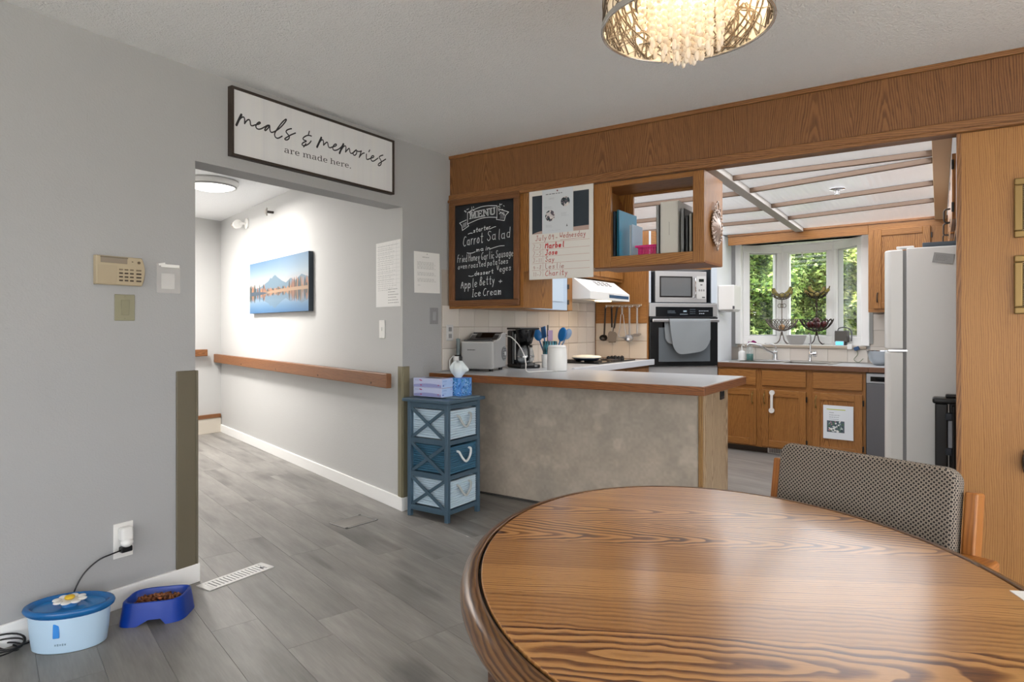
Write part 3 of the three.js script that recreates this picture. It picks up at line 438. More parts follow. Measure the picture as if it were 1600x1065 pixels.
{ // pet bowl, diamond shaped, with kibble
  const t = thing('pet_bowl', 'royal blue diamond shaped pet bowl on the floor beside the fountain', 'bowl', [-2.725, 0, 1.41], 0.86), m = std('#07389a', 0.3);
  const ring = (L, Wd, k) => { const a = []; for (let i = 0; i < 48; i++) { const th = i / 48 * PI * 2, c = Math.cos(th), s = Math.sin(th), e = 0.5; const x = Math.sign(c) * Math.abs(c) ** e * L + k * Math.sign(s) * Math.abs(s) ** e * Wd; a.push([x, Math.sign(s) * Math.abs(s) ** e * Wd]); } return a; };
  const prof = [[0.124, 0.094, 0], [0.113, 0.084, 0.088], [0.109, 0.08, 0.092], [0.102, 0.073, 0.09], [0.092, 0.063, 0.045], [0.03, 0.02, 0.042]], pos = [], idx = [];
  prof.forEach(([L, W2, y]) => ring(L, W2, -0.16).forEach(([x, z], i) => { let yy = y; if (y === 0 && Math.abs(x) < 0.045 && z !== 0) yy = 0.024; pos.push(x, yy, z); }));
  for (let r = 0; r < prof.length - 1; r++) for (let i = 0; i < 48; i++) { const a = r * 48 + i, b = r * 48 + (i + 1) % 48; idx.push(a, a + 48, b, b, a + 48, b + 48); }
  const c = pos.length / 3; pos.push(0, 0.042, 0); for (let i = 0; i < 48; i++) idx.push((prof.length - 1) * 48 + i, c, (prof.length - 1) * 48 + (i + 1) % 48);
  const g = new THREE.BufferGeometry(); g.setAttribute('position', new THREE.Float32BufferAttribute(pos, 3)); g.setIndex(idx); g.computeVertexNormals(); m.side = THREE.DoubleSide; obj('shell', g, m, t);
  const k = new THREE.InstancedMesh(norm(new THREE.SphereGeometry(0.0062, 7, 5)), std('#ffffff', 0.8), 330), mt = new THREE.Matrix4(), q = new THREE.Quaternion(), col = new THREE.Color();
  for (let i = 0; i < 330; i++) { const rr = Math.sqrt(rnd()), th = rnd(PI * 2), z = 0.062 * rr * Math.sin(th), x = 0.088 * rr * Math.cos(th) - 0.16 * z; q.setFromEuler(new THREE.Euler(rnd(3), rnd(3), rnd(3))); mt.compose(V([x, 0.052 + rnd(0.022) + 0.018 * (1 - rr), z]), q, V([1 + rnd(0.4), 0.6, 1])); k.setMatrixAt(i, mt); k.setColorAt(i, col.set(['#6a3a1c', '#7c4824', '#54301a', '#8a5a35', '#a0603a'][Math.floor(rnd(5))])); }
  k.name = 'kibble'; k.userData = { label: 'brown dry kibble heaped in the blue pet bowl', category: 'pet food', kind: 'stuff' }; shade(k); scene.add(k); k.position.set(-2.725, 0, -1.41); k.rotation.y = 0.86;
}
{ // floor registers
  const t = thing('floor_register', 'white slotted metal floor vent in front of the hall opening', 'vent', [-2.834, 0.0, 1.842], PI / 2 + 0.02);
  obj('frame', [bx(0.35, 0.005, 0.016, 0, 0.0025, 0.045, { r: 0.002 }), bx(0.35, 0.005, 0.016, 0, 0.0025, -0.045, { r: 0.002 }), bx(0.03, 0.005, 0.09, -0.16, 0.0025, 0), bx(0.03, 0.005, 0.09, 0.16, 0.0025, 0)], M.white, t);
  for (let i = 0; i < 15; i++) obj('slat', bx(0.009, 0.004, 0.08, -0.135 + i * 0.0193, 0.002, 0, { rz: 0.3 }), M.white, t); obj('duct', bx(0.3, 0.001, 0.08, 0, 0.0006, 0), M.greyDark, t); obj('lever', bx(0.014, 0.006, 0.02, 0.135, 0.006, 0.01, { r: 0.002 }), M.steel, t);
  const u = thing('floor_register', 'thin metal framed floor vent inset with floor plank near the blue drawer unit', 'vent', [-3.03, 0.0, 2.766], PI / 2 - 0.1);
  obj('frame', [bx(0.235, 0.003, 0.006, 0, 0.0015, 0.087), bx(0.235, 0.003, 0.006, 0, 0.0015, -0.087), bx(0.006, 0.003, 0.18, -0.115, 0.0015, 0), bx(0.006, 0.003, 0.18, 0.115, 0.0015, 0)], M.steel, u); obj('inset_plank', bx(0.222, 0.002, 0.166, 0, 0.001, 0), std('#c6c3c0', 0.45, { map: TX.floor }), u);
  for (const s of [-1, 1]) obj('finger_hole', cyl(0.009, 0.009, 0.0015, s * 0.108, 0.0035, -s * 0.08, { n: 12 }), M.black, u);
}
// ---------- oval oak table ----------
{
  const t = thing('dining_table', 'oval honey oak dining table with dark moulded edge in the foreground', 'table', [-0.329, 0, 1.231]);
  t.rotation.y = Math.atan2(0.559, 0.829);  // local x lies along the grain (short axis), local z along the long axis
  const A = 0.469, B = 0.6, H = 0.76, s = new THREE.Shape(); s.absellipse(0, 0, A - 0.002, B - 0.002, 0, PI * 2);
  const g = new THREE.ExtrudeGeometry(s, { depth: 0.03, bevelEnabled: true, bevelSize: 0.002, bevelThickness: 0.002, bevelOffset: -0.002, bevelSegments: 2, curveSegments: 96 }); g.rotateX(-PI / 2); g.translate(0, H - 0.032, 0);
  const tg0 = metric(g, 'x', 0, 0), tuv = tg0.attributes.uv; for (let i = 0; i < tuv.count; i++) { const u = tuv.getX(i), v = tuv.getY(i); tuv.setXY(i, u * 0.991 + v * 0.134 + 0.65, v * 0.991 - u * 0.134 + 0.7); }
  const top = obj('tabletop', tg0, M.table, t); top.userData.label = 'strip oak tabletop';
  const sweep = (prof, n = 128) => { const pos = [], idx = [], uv = [], m = prof.length; let len = 0; for (let i = 0; i <= n; i++) { const th = i / n * PI * 2, c = Math.cos(th), q = Math.sin(th); let nx = c / A, nz = q / B; const l = Math.hypot(nx, nz); nx /= l; nz /= l; prof.forEach(([o, y], k) => { pos.push(A * c + nx * o, y, B * q + nz * o); uv.push(len, k * 0.012); }); len += Math.hypot(A * q, B * c) * PI * 2 / n; } for (let i = 0; i < n; i++) for (let k = 0; k < m - 1; k++) { const a = i * m + k, b = a + m; idx.push(a, a + 1, b, b, a + 1, b + 1); } const gg = new THREE.BufferGeometry(); gg.setAttribute('position', new THREE.Float32BufferAttribute(pos, 3)); gg.setAttribute('uv', new THREE.Float32BufferAttribute(uv, 2)); gg.setIndex(idx); gg.computeVertexNormals(); return gg; };
  obj('groove', sweep([[0.004, H - 0.03], [0.004, H - 0.006], [-0.003, H - 0.006], [-0.003, H - 0.03]]), M.groove, t);
  const arc = [[0.0035, H - 0.03], [0.0035, H - 0.002]]; for (let i = 0; i <= 8; i++) { const a = PI / 2 - i / 8 * PI * 0.9; arc.push([0.01 + 0.026 * Math.cos(a), H - 0.028 + 0.027 * Math.sin(a)]); } arc.push([0.02, H - 0.06], [-0.02, H - 0.062], [-0.03, H - 0.032]);
  M.tableEdge.side = THREE.DoubleSide; obj('edge_moulding', sweep(arc), M.tableEdge, t);
  obj('apron', [bx2(-0.445, 0.445, 0.688, 0.728, -0.29, -0.265), bx2(-0.445, 0.445, 0.688, 0.728, 0.265, 0.29), bx2(-0.445, -0.42, 0.688, 0.728, -0.265, 0.265), bx2(0.42, 0.445, 0.688, 0.728, -0.265, 0.265)], M.darkWood, t);
  obj('pedestal', [lat([[0, 0.655], [0.14, 0.65], [0.13, 0.6], [0.07, 0.56], [0.06, 0.5], [0.1, 0.42], [0.11, 0.32], [0.08, 0.22], [0.1, 0.18], [0.1, 0.1], [0, 0.1]])], M.darkWood, t);
  for (let i = 0; i < 4; i++) obj('leg', tube([[0.06, 0.2, 0], [0.18, 0.19, 0], [0.3, 0.1, 0], [0.4, 0.03, 0]], 0.03, { n: 24, m: 10 }).rotateY(PI / 4 + i * PI / 2), M.darkWood, t);
  one('table_paper', 'white paper sheet at the right hand rim of the oak table', 'paper', bx(0.22, 0.0012, 0.3, 0, 0.0006, 0), std('#eceae6', 0.7), [0.262, H + 0.0002, 1.285], 0.42);
}
// ---------- upholstered chair ----------
{
  const t = thing('dining_chair', 'wooden armchair with a grey brown dotted fabric back behind the table', 'chair', [-0.19, 0, 1.875], -R(20.2));
  const W = 0.452, back = rrect(W, 0.36, 0.035), gb = new THREE.ExtrudeGeometry(back, { depth: 0.03, bevelEnabled: true, bevelSize: 0.012, bevelThickness: 0.012, bevelOffset: -0.012, bevelSegments: 4, curveSegments: 8 });
  const p = gb.attributes.position; for (let i = 0; i < p.count; i++) p.setZ(i, p.getZ(i) - 0.35 * p.getX(i) ** 2 + 0.02); 
  gb.computeVertexNormals(); obj('backrest', place(metric(gb, 'x'), 0, 0.69, -0.06, { rx: -0.16 }), M.fabric, t);
  for (const s of [-1, 1]) {
    obj('leg', [bx(0.028, 0.42, 0.05, s * 0.246, 0.61, -0.055, { rx: -0.16, g: 'y', r: 0.006 }), bx(0.028, 0.46, 0.05, s * 0.246, 0.22, -0.0, { rx: 0.09, g: 'y', r: 0.006 })], M.chairWood, t);
    obj('leg', bx(0.032, 0.655, 0.045, s * 0.255, 0.3275, 0.4, { g: 'y', r: 0.006 }), M.chairWood, t);
    obj('armrest', bx(0.075, 0.026, 0.5, s * 0.27, 0.668, 0.2, { r: 0.008, g: 'z' }), M.chairWood, t);
  }
  obj('seat', bx(0.48, 0.09, 0.46, 0, 0.42, 0.2, { r: 0.03, s: 4, g: 'x' }), M.fabric, t);
  obj('seat_rail', [bx(0.5, 0.05, 0.025, 0, 0.36, 0.4), bx(0.5, 0.05, 0.025, 0, 0.36, 0.0), bx(0.025, 0.05, 0.4, -0.235, 0.36, 0.2), bx(0.025, 0.05, 0.4, 0.235, 0.36, 0.2)], M.chairWood, t);
}
// ---------- blue drawer tower ----------
{
  const t = thing('drawer_tower', 'teal blue three drawer storage tower with crossed side slats', 'storage tower', [-2.68, 0, 3.222]), m = std('#41596a', 0.45), w = 0.335, d = 0.335, H = 0.735, post = 0.028;
  for (const sx of [-1, 1]) for (const sz of [-1, 1]) obj('post', bx(post, H, post, sx * (w / 2 - post / 2), H / 2, sz * (d / 2 - post / 2), { r: 0.003 }), m, t);
  obj('top', bx(w + 0.05, 0.022, d + 0.05, 0, H + 0.011, 0, { r: 0.006 }), m, t);
  const ys = [0.06, 0.275, 0.49, 0.715];
  for (const y of ys) { for (const s of [-1, 1]) { obj('rail', bx(w - 2 * post, 0.032, 0.018, 0, y, s * (d / 2 - 0.012)), m, t); obj('rail', bx(0.018, 0.026, d - 2 * post, s * (w / 2 - 0.012), y, 0), m, t); } if (y < 0.7) obj('shelf', bx(w - 2 * post, 0.008, d - 2 * post, 0, y, 0), m, t); }
  const dm = [std('#c6dae8', 0.55), std('#3d6a85', 0.5)];
  for (let i = 0; i < 3; i++) {
    const y0 = ys[i] + 0.016, h = ys[i + 1] - ys[i] - 0.034, yc = y0 + h / 2, L = Math.hypot(w - 2 * post, h);
    for (const sz of [-1, 1]) for (const s of [-1, 1]) obj('cross_slat', bx(L, 0.02, 0.007, 0, yc, sz * (d / 2 - 0.011 - (s > 0 ? 0.004 : -0.004)), { rz: s * Math.atan2(h, w - 2 * post) }), m, t);
    const dr = new THREE.Group(); dr.name = 'drawer'; t.add(dr); dr.position.set(0, y0 + 0.002, 0); const hh = h - 0.012, dw = d - 2 * post - 0.012, mm = dm[i === 1 ? 1 : 0];
    if (i === 1) dr.userData.label = 'mid blue ribbed drawer'; else dr.userData.label = 'pale blue ribbed drawer';
    const n = 12, ribs = []; for (let k = 0; k < n; k++) { ribs.push(place(norm(new THREE.CylinderGeometry(hh / n / 2, hh / n / 2, dw, 8)), w / 2 - 0.016, (k + 0.5) * hh / n, 0, { rx: PI / 2, sx: 0.8 })); ribs.push(place(norm(new THREE.CylinderGeometry(hh / n / 2, hh / n / 2, w - 0.05, 8)), 0, (k + 0.5) * hh / n, dw / 2 - 0.008, { rz: PI / 2, sz: 0.8 })); }
    obj('basket', [bx2(w / 2 - 0.026, w / 2 - 0.016, 0, hh, -dw / 2, dw / 2), bx2(-w / 2 + 0.02, -w / 2 + 0.026, 0, hh, -dw / 2, dw / 2), bx2(-w / 2 + 0.02, w / 2 - 0.02, 0, hh, dw / 2 - 0.014, dw / 2 - 0.008), bx2(-w / 2 + 0.02, w / 2 - 0.02, 0, hh, -dw / 2, -dw / 2 + 0.008), bx2(-w / 2 + 0.02, w / 2 - 0.02, 0, 0.006, -dw / 2, dw / 2), ...ribs], mm, dr);
    obj('rope_handle', tube([[w / 2 - 0.02, hh * 0.8, 0.06], [w / 2 + 0.004, hh * 0.78, 0.06], [w / 2 + 0.016, hh * 0.56, 0.042], [w / 2 + 0.018, hh * 0.4, 0.004], [w / 2 + 0.016, hh * 0.58, -0.038], [w / 2 + 0.004, hh * 0.82, -0.058], [w / 2 - 0.02, hh * 0.84, -0.058]], 0.0075, { n: 40 }), std(i === 1 ? '#dfe3e4' : '#aeb2b2', 0.9), dr);
  }
  const base = 0.758;
  one('tray', 'thin grey tray lying under the tissue boxes on the blue storage tower', 'tray', bx(0.26, 0.006, 0.2, 0, 0.003, 0, { r: 0.002 }), std('#7d929c', 0.5), [-2.62, base, 3.26]);
  const boxPrint = (bg) => printed(256, 128, (c, W, H) => { c.fillStyle = '#b9c1e0'; c.fillRect(0, 0, W, H); c.fillStyle = '#8d92c4'; c.beginPath(); c.moveTo(0, H * 0.75); c.quadraticCurveTo(W * 0.5, H * 0.4, W, H * 0.7); c.lineTo(W, H); c.lineTo(0, H); c.fill(); c.fillStyle = '#a04a78'; c.beginPath(); c.ellipse(W * 0.26, H * 0.2, 16, 9, 0.5, 0, 7); c.fill(); c.beginPath(); c.ellipse(W * 0.27, H * 0.78, 10, 9, 0, 0, 7); c.ellipse(W * 0.9, H * 0.72, 8, 8, 0, 0, 7); c.fill(); squiggles(c, 12, 20, 50, 12, 2, '#5d6aa8', 4); squiggles(c, 12, H * 0.72, 30, 10, 1, '#8a5a9a', 4); }, 0.5);
  const sidePrint = () => printed(128, 128, (c, W, H) => { c.fillStyle = '#a9c4ee'; c.fillRect(0, 0, W, H); squiggles(c, 12, 26, 60, 14, 2, '#5a78bf', 5); squiggles(c, 14, 74, 50, 14, 2, '#7d92cf', 4); c.fillStyle = '#3f4fae'; c.beginPath(); c.ellipse(16, 100, 8, 10, 0, 0, 7); c.fill(); c.fillStyle = '#b08ac8'; c.beginPath(); c.ellipse(110, 24, 7, 7, 0, 0, 7); c.fill(); }, 0.5);
  const bw = 0.235, bh = 0.058, bd = 0.115, P1 = boxPrint(), P2 = sidePrint();
  [['lower lilac tissue box of the stack on the blue storage tower', 0], ['upper lilac tissue box of the stack with a dark slot on top', 1]].forEach(([lab, k]) => {
    const b = thing('tissue_box', lab, 'tissue box', [-2.725, base + 0.0065 + k * (bh + 0.001), 3.165], 0, 'tissue boxes on the blue storage tower'); b.rotation.y = k ? 0.02 : 0;
    obj('carton', bx(bw, bh, bd, 0, bh / 2, 0, { r: 0.002, s: 1 }), std('#c3c8e6', 0.5), b); obj('front_print', face(bw - 0.006, bh - 0.005, 0, bh / 2, bd / 2 + 0.0006), P1, b); obj('side_print', face(bd - 0.006, bh - 0.005, bw / 2 + 0.0006, bh / 2, 0, { ry: PI / 2 }), P2, b); if (k) obj('slot', bx(0.11, 0.001, 0.045, 0.0, bh + 0.0006, 0, { r: 0.0004 }), M.black, b);
  });
  const c = thing('tissue_box', 'bright blue cube tissue box with leaf pattern and a white tissue on top', 'tissue box', [-2.615, base + 0.0065, 3.3], 0, 'tissue boxes on the blue storage tower'), cw = 0.115, ch = 0.115;
  const leaf = printed(256, 256, (g, W, H) => { g.fillStyle = '#5d9ae0'; g.fillRect(0, 0, W, H); for (let i = 0; i < 70; i++) { g.fillStyle = ['#2463b8', '#1d55a6', '#a8cdf2', '#1f7fae'][Math.floor(hash(i, 1, 6) * 4)]; g.beginPath(); g.ellipse(hash(i, 2, 6) * W, hash(i, 3, 6) * H, 6, 22, hash(i, 4, 6) * 6, 0, 7); g.fill(); } }, 0.5);
  obj('carton', bx(cw, ch, cw, 0, ch / 2, 0, { r: 0.002, s: 1 }), std('#3f78cc', 0.5), c); obj('front_print', face(cw - 0.004, ch - 0.004, 0, ch / 2, cw / 2 + 0.0006), leaf, c); obj('side_print', face(cw - 0.004, ch - 0.004, cw / 2 + 0.0006, ch / 2, 0, { ry: PI / 2 }), leaf, c);
  const tp = [], ti = [], nr = 12, na = 60; for (let r = 0; r <= nr; r++) for (let a = 0; a < na; a++) { const f = r / nr, th = a / na * PI * 2, spike = 0.04 * Math.exp(-(((th - 0.3) / 0.22) ** 2) - ((f - 0.55) / 0.2) ** 2), rad = (0.016 + 0.046 * Math.sin((0.05 + 0.83 * f) * PI)) * (1 + (0.2 * Math.sin(th * 5 + 1 + f) + 0.1 * Math.sin(th * 9) + 0.12 * Math.sin(th * 2)) * f) + spike; tp.push(rad * Math.cos(th) - 0.01, ch + 0.1 * Math.pow(f, 0.85) + 0.009 * f * Math.sin(th * 4) - spike * 0.3, rad * Math.sin(th) * 0.7); }
  for (let r = 0; r < nr; r++) for (let a = 0; a < na; a++) { const i = r * na + a, j = r * na + (a + 1) % na; ti.push(i, i + na, j, j, i + na, j + na); }
  const top = tp.length / 3; tp.push(-0.014, ch + 0.11, 0.004); for (let a = 0; a < na; a++) ti.push(nr * na + a, top, nr * na + (a + 1) % na);
  const tg = new THREE.BufferGeometry(); tg.setAttribute('position', new THREE.Float32BufferAttribute(tp, 3)); tg.setIndex(ti); tg.computeVertexNormals(); obj('tissue', tg, phy('#e3ecef', 0.9, { side: THREE.DoubleSide }), c);
}
// ---------- crystal drum chandelier ----------
{
  const t = thing('chandelier', 'round drum chandelier with woven dark wires and hanging glowing crystals', 'chandelier', [-0.647, 0, 1.934]), r = 0.255, y0 = 2.13, y1 = 2.36, steel = M.chrome;
  obj('ceiling_plate', [cyl(0.2, 0.2, 0.03, 0, CEIL - 0.0155, 0, { n: 48 }), cyl(0.012, 0.012, 0.07, 0.1, CEIL - 0.06, 0), cyl(0.012, 0.012, 0.07, -0.1, CEIL - 0.06, 0)], steel, t);
  obj('liner', cyl(r - 0.006, r - 0.006, y1 - y0, 0, (y0 + y1) / 2, 0, { n: 64, open: true }), phy('#fff8ea', 0.6, { transmission: 0.45, thickness: 0, side: THREE.DoubleSide }), t);
  obj('rim', [tor(r, 0.004, 0, y0, 0, { rx: PI / 2, n: 72 }), cyl(r + 0.002, r + 0.002, 0.016, 0, y0 + 0.008, 0, { n: 72, open: true }), tor(r, 0.004, 0, y1, 0, { rx: PI / 2, n: 72 })], std('#d2cec9', 0.25, { metalness: 0.9, side: THREE.DoubleSide }), t);
  const wires = []; for (let i = 0; i < 210; i++) { const a = rnd(PI * 2), da = rnd(-1.1, 1.1) * (i % 3 ? 1 : 0.3), bow = rnd(-0.09, 0.09), ya = y0 + 0.003 + (i % 4 ? 0 : rnd(0.1)), yb = y1 - (i % 3 ? 0 : rnd(0.12)), q = []; for (let k = 0; k <= 6; k++) { const f = k / 6, th = a + da * f + bow * Math.sin(f * PI) * 6; q.push([(r - 0.009) * Math.cos(th), ya + (yb - ya) * f, (r - 0.009) * Math.sin(th)]); } wires.push(tube(q, rnd(0.001, 0.0026), { n: 12, m: 5 })); if (i % 2) wires.push(tube(q.map(([a, b, c]) => [a * 1.03, b, c * 1.03]), 0.0016, { n: 12, m: 5 })); }
  obj('wire_weave', wires, std('#55483a', 0.45), t);
  obj('crystal_ring', [cyl(0.155, 0.155, 0.028, 0, 2.225, 0, { n: 64, open: true }), cyl(0.148, 0.148, 0.028, 0, 2.225, 0, { n: 64, open: true }), norm(new THREE.RingGeometry(0.148, 0.155, 64)).rotateX(PI / 2).translate(0, 2.211, 0)], std('#8d8580', 0.35, { metalness: 0.8, side: THREE.DoubleSide }), t);
  obj('mounting_disc', cyl(0.15, 0.15, 0.006, 0, 2.345, 0, { n: 48 }), steel, t);
  const cry = phy('#fffaf2', 0.05, { transmission: 0.55, thickness: 0, ior: 1.6 });
  const bead = (y, s) => norm(new THREE.OctahedronGeometry(s, 1)).scale(1, 1.05, 1).translate(0, y, 0);
  const strand = (n, drop) => { const q = []; let y = 2.335; for (let i = 0; i < n; i++) { q.push(bead(y, 0.0102)); y -= 0.0208; } if (drop) q.push(norm(new THREE.OctahedronGeometry(0.008, 1)).scale(1, 2.3, 1).translate(0, y - 0.008, 0)); return mergeGeometries(q); };
  const kinds = [strand(9, false), strand(12, true), strand(13, true), strand(14, true)];
  const put = (rad, n, f, o = 0) => { for (let i = 0; i < n; i++) { const a = (i + o) / n * PI * 2, m = obj('crystal_strand', kinds[f(i)], cry, t); m.position.set(rad * Math.cos(a), 0, rad * Math.sin(a)); } };
  put(0.138, 24, i => 0); put(0.104, 16, i => 1, 0.3); put(0.068, 11, i => 2, 0.1); put(0.034, 6, i => 3); put(0.0, 1, () => 3);
  for (let i = 0; i < 4; i++) {
    const a = PI / 4 + i * PI / 2, x = 0.2 * Math.cos(a), z = 0.2 * Math.sin(a);
    obj('bulb', sph(0.014, x, 2.25, z, { sy: 1.6 }), std('#ffffff', 0.4, { emissive: '#ffe2b4', emissiveIntensity: 3 }), t); obj('socket', cyl(0.008, 0.008, 0.07, x, 2.3, z), steel, t);
    const L = new THREE.PointLight(0xffe3b8, 0.09, 0, 2); L.position.set(-0.647 + x, 2.25, -1.934 + z); L.castShadow = true; scene.add(L);
  }
  for (let i = 0; i < 5; i++) { const a = 0.2 + i * PI * 0.4, x = 0.062 * Math.cos(a), z = 0.062 * Math.sin(a); obj('bulb', sph(0.012, x, 2.28, z, { sy: 1.6 }), std('#ffffff', 0.4, { emissive: '#fff0d2', emissiveIntensity: 3 }), t); const L = new THREE.PointLight(0xffecd0, 0.055, 0, 2); L.position.set(-0.647 + x, 2.28, -1.934 + z); L.castShadow = true; scene.add(L); }
}
// ---------- peninsula and what hangs over it ----------
{
  const t = thing('peninsula_cabinet', 'mottled taupe plaster peninsula front with wooden end panel under the breakfast counter', 'cabinet', [0, 0, 0]);
  obj('carcass', bx2(XL + 0.005, -1.165, 0.0, 0.85, -4.23, -3.79, { g: 'y' }), M.cab, t);
  obj('front_panel', bx2(XL + 0.005, -1.185, 0.0, 0.85, -3.79, -3.765), M.plaster, t);
  obj('corner_post', bx2(-1.184, -1.158, 0.0, 0.85, -3.792, -3.758, { g: 'y', r: 0.004 }), std('#a8824e', 0.5, { map: TX.oak }), t);
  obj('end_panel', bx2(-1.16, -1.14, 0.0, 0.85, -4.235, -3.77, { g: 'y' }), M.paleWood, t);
  obj('toe_strip', bx2(XL + 0.01, -1.19, 0.0, 0.012, -3.765, -3.75), std('#3c3a38', 0.7), t);
  const c = thing('breakfast_counter', 'grey laminate peninsula worktop with a thick brown oak edge', 'worktop', [0, 0, 0]);
  obj('laminate', bx2(XL + 0.002, -1.045, 0.852, 0.895, -4.25, -3.392, { r: 0.004 }), M.worktop, c);
  obj('oak_edge', bx2(XL + 0.002, -1.028, 0.845, 0.893, -3.392, -3.368, { r: 0.004, g: 'x' }), M.edge, c);
  obj('oak_edge', bx2(-1.045, -1.028, 0.845, 0.893, -4.25, -3.392, { r: 0.003, g: 'z' }), M.edge, c);
  const o = thing('wall_outlet', 'black electrical outlet on the pale wooden end of the peninsula', 'outlet', [-1.14, 0.79, 4.09], PI / 2); obj('cover_plate', bx(0.075, 0.07, 0.008, 0, 0, 0.004, { r: 0.003 }), M.black, o); for (const s of [-1, 1]) obj('socket', bx(0.026, 0.03, 0.004, s * 0.018, 0, 0.009, { r: 0.004 }), M.blackRubber, o);
}
// closed oak wall cabinet behind the chalkboard, two beside it
{
  const t = thing('wall_cabinet', 'oak wall cabinet hanging behind the framed chalkboard', 'cabinet', [0, 0, 0]);
  obj('carcass', bx2(XL + 0.005, -2.315, 1.345, 2.098, -3.97, -3.605, { g: 'y' }), M.cab, t);
  obj('side_panel', bx2(-2.3145, -2.3, 1.34, 2.098, -3.97, -3.602, { g: 'y' }), M.cab, t);
  obj('front_frame', [bx2(XL + 0.004, -2.3, 1.34, 1.39, -3.604, -3.584, { g: 'x' }), bx2(XL + 0.004, -2.3, 2.05, 2.098, -3.604, -3.584, { g: 'x' }), bx2(XL + 0.004, -2.89, 1.39, 2.05, -3.604, -3.584, { g: 'y' }), bx2(-2.35, -2.3, 1.39, 2.05, -3.604, -3.584, { g: 'y' })], M.cab, t);
  const u = thing('wall_cabinet', 'shallow oak wall cabinet behind the white schedule board', 'cabinet', [0, 0, 0]);
  obj('carcass', bx2(-2.299, -1.791, 1.59, 2.098, -3.97, -3.605, { g: 'y' }), M.cab, u); obj('front_frame', bx2(-2.299, -1.791, 1.578, 2.098, -3.604, -3.586, { g: 'y' }), M.cab, u);
  const s = thing('open_shelf', 'open see-through oak wall shelf holding folders and a pink basket', 'shelf', [0, 0, 0]), x0 = -1.789, x1 = -1.1, ya = 1.578, yb = 2.098, f = 0.064;
  for (const [z0, z1] of [[-3.622, -3.6], [-3.97, -3.95]]) {
    obj('stile', bx2(x0, x0 + 0.115, ya, yb, z0, z1, { g: 'y', r: 0.002 }), M.cab, s); obj('stile', bx2(x1 - f, x1, ya, yb, z0, z1, { g: 'y', r: 0.002 }), M.cab, s);
    obj('rail', bx2(x0 + 0.115, x1 - f, ya, ya + f, z0, z1, { g: 'x', r: 0.002 }), M.cab, s); obj('rail', bx2(x0 + 0.115, x1 - f, yb - 0.03, yb, z0, z1, { g: 'x', r: 0.002 }), M.cab, s);
  }
  obj('side_panel', bx2(x1 - 0.016, x1 - 0.0005, ya + 0.004, yb, -3.95, -3.622, { g: 'y' }), M.cab, s); obj('side_panel', bx2(x0, x0 + 0.016, ya, yb, -3.95, -3.622, { g: 'y' }), M.cab, s);
  obj('shelf_board', bx2(x0 + 0.016, x1 - 0.016, 1.622, 1.638, -3.95, -3.622, { g: 'x' }), M.cab, s); obj('bottom_board', bx2(x0, x1, ya - 0.004, ya + 0.01, -3.95, -3.622, { g: 'x' }), M.edge, s); obj('top_board', bx2(x0 + 0.016, x1 - 0.016, yb - 0.012, yb, -3.95, -3.622, { g: 'x' }), M.bulkTrim, s);
}
const SHELF = 1.6385;
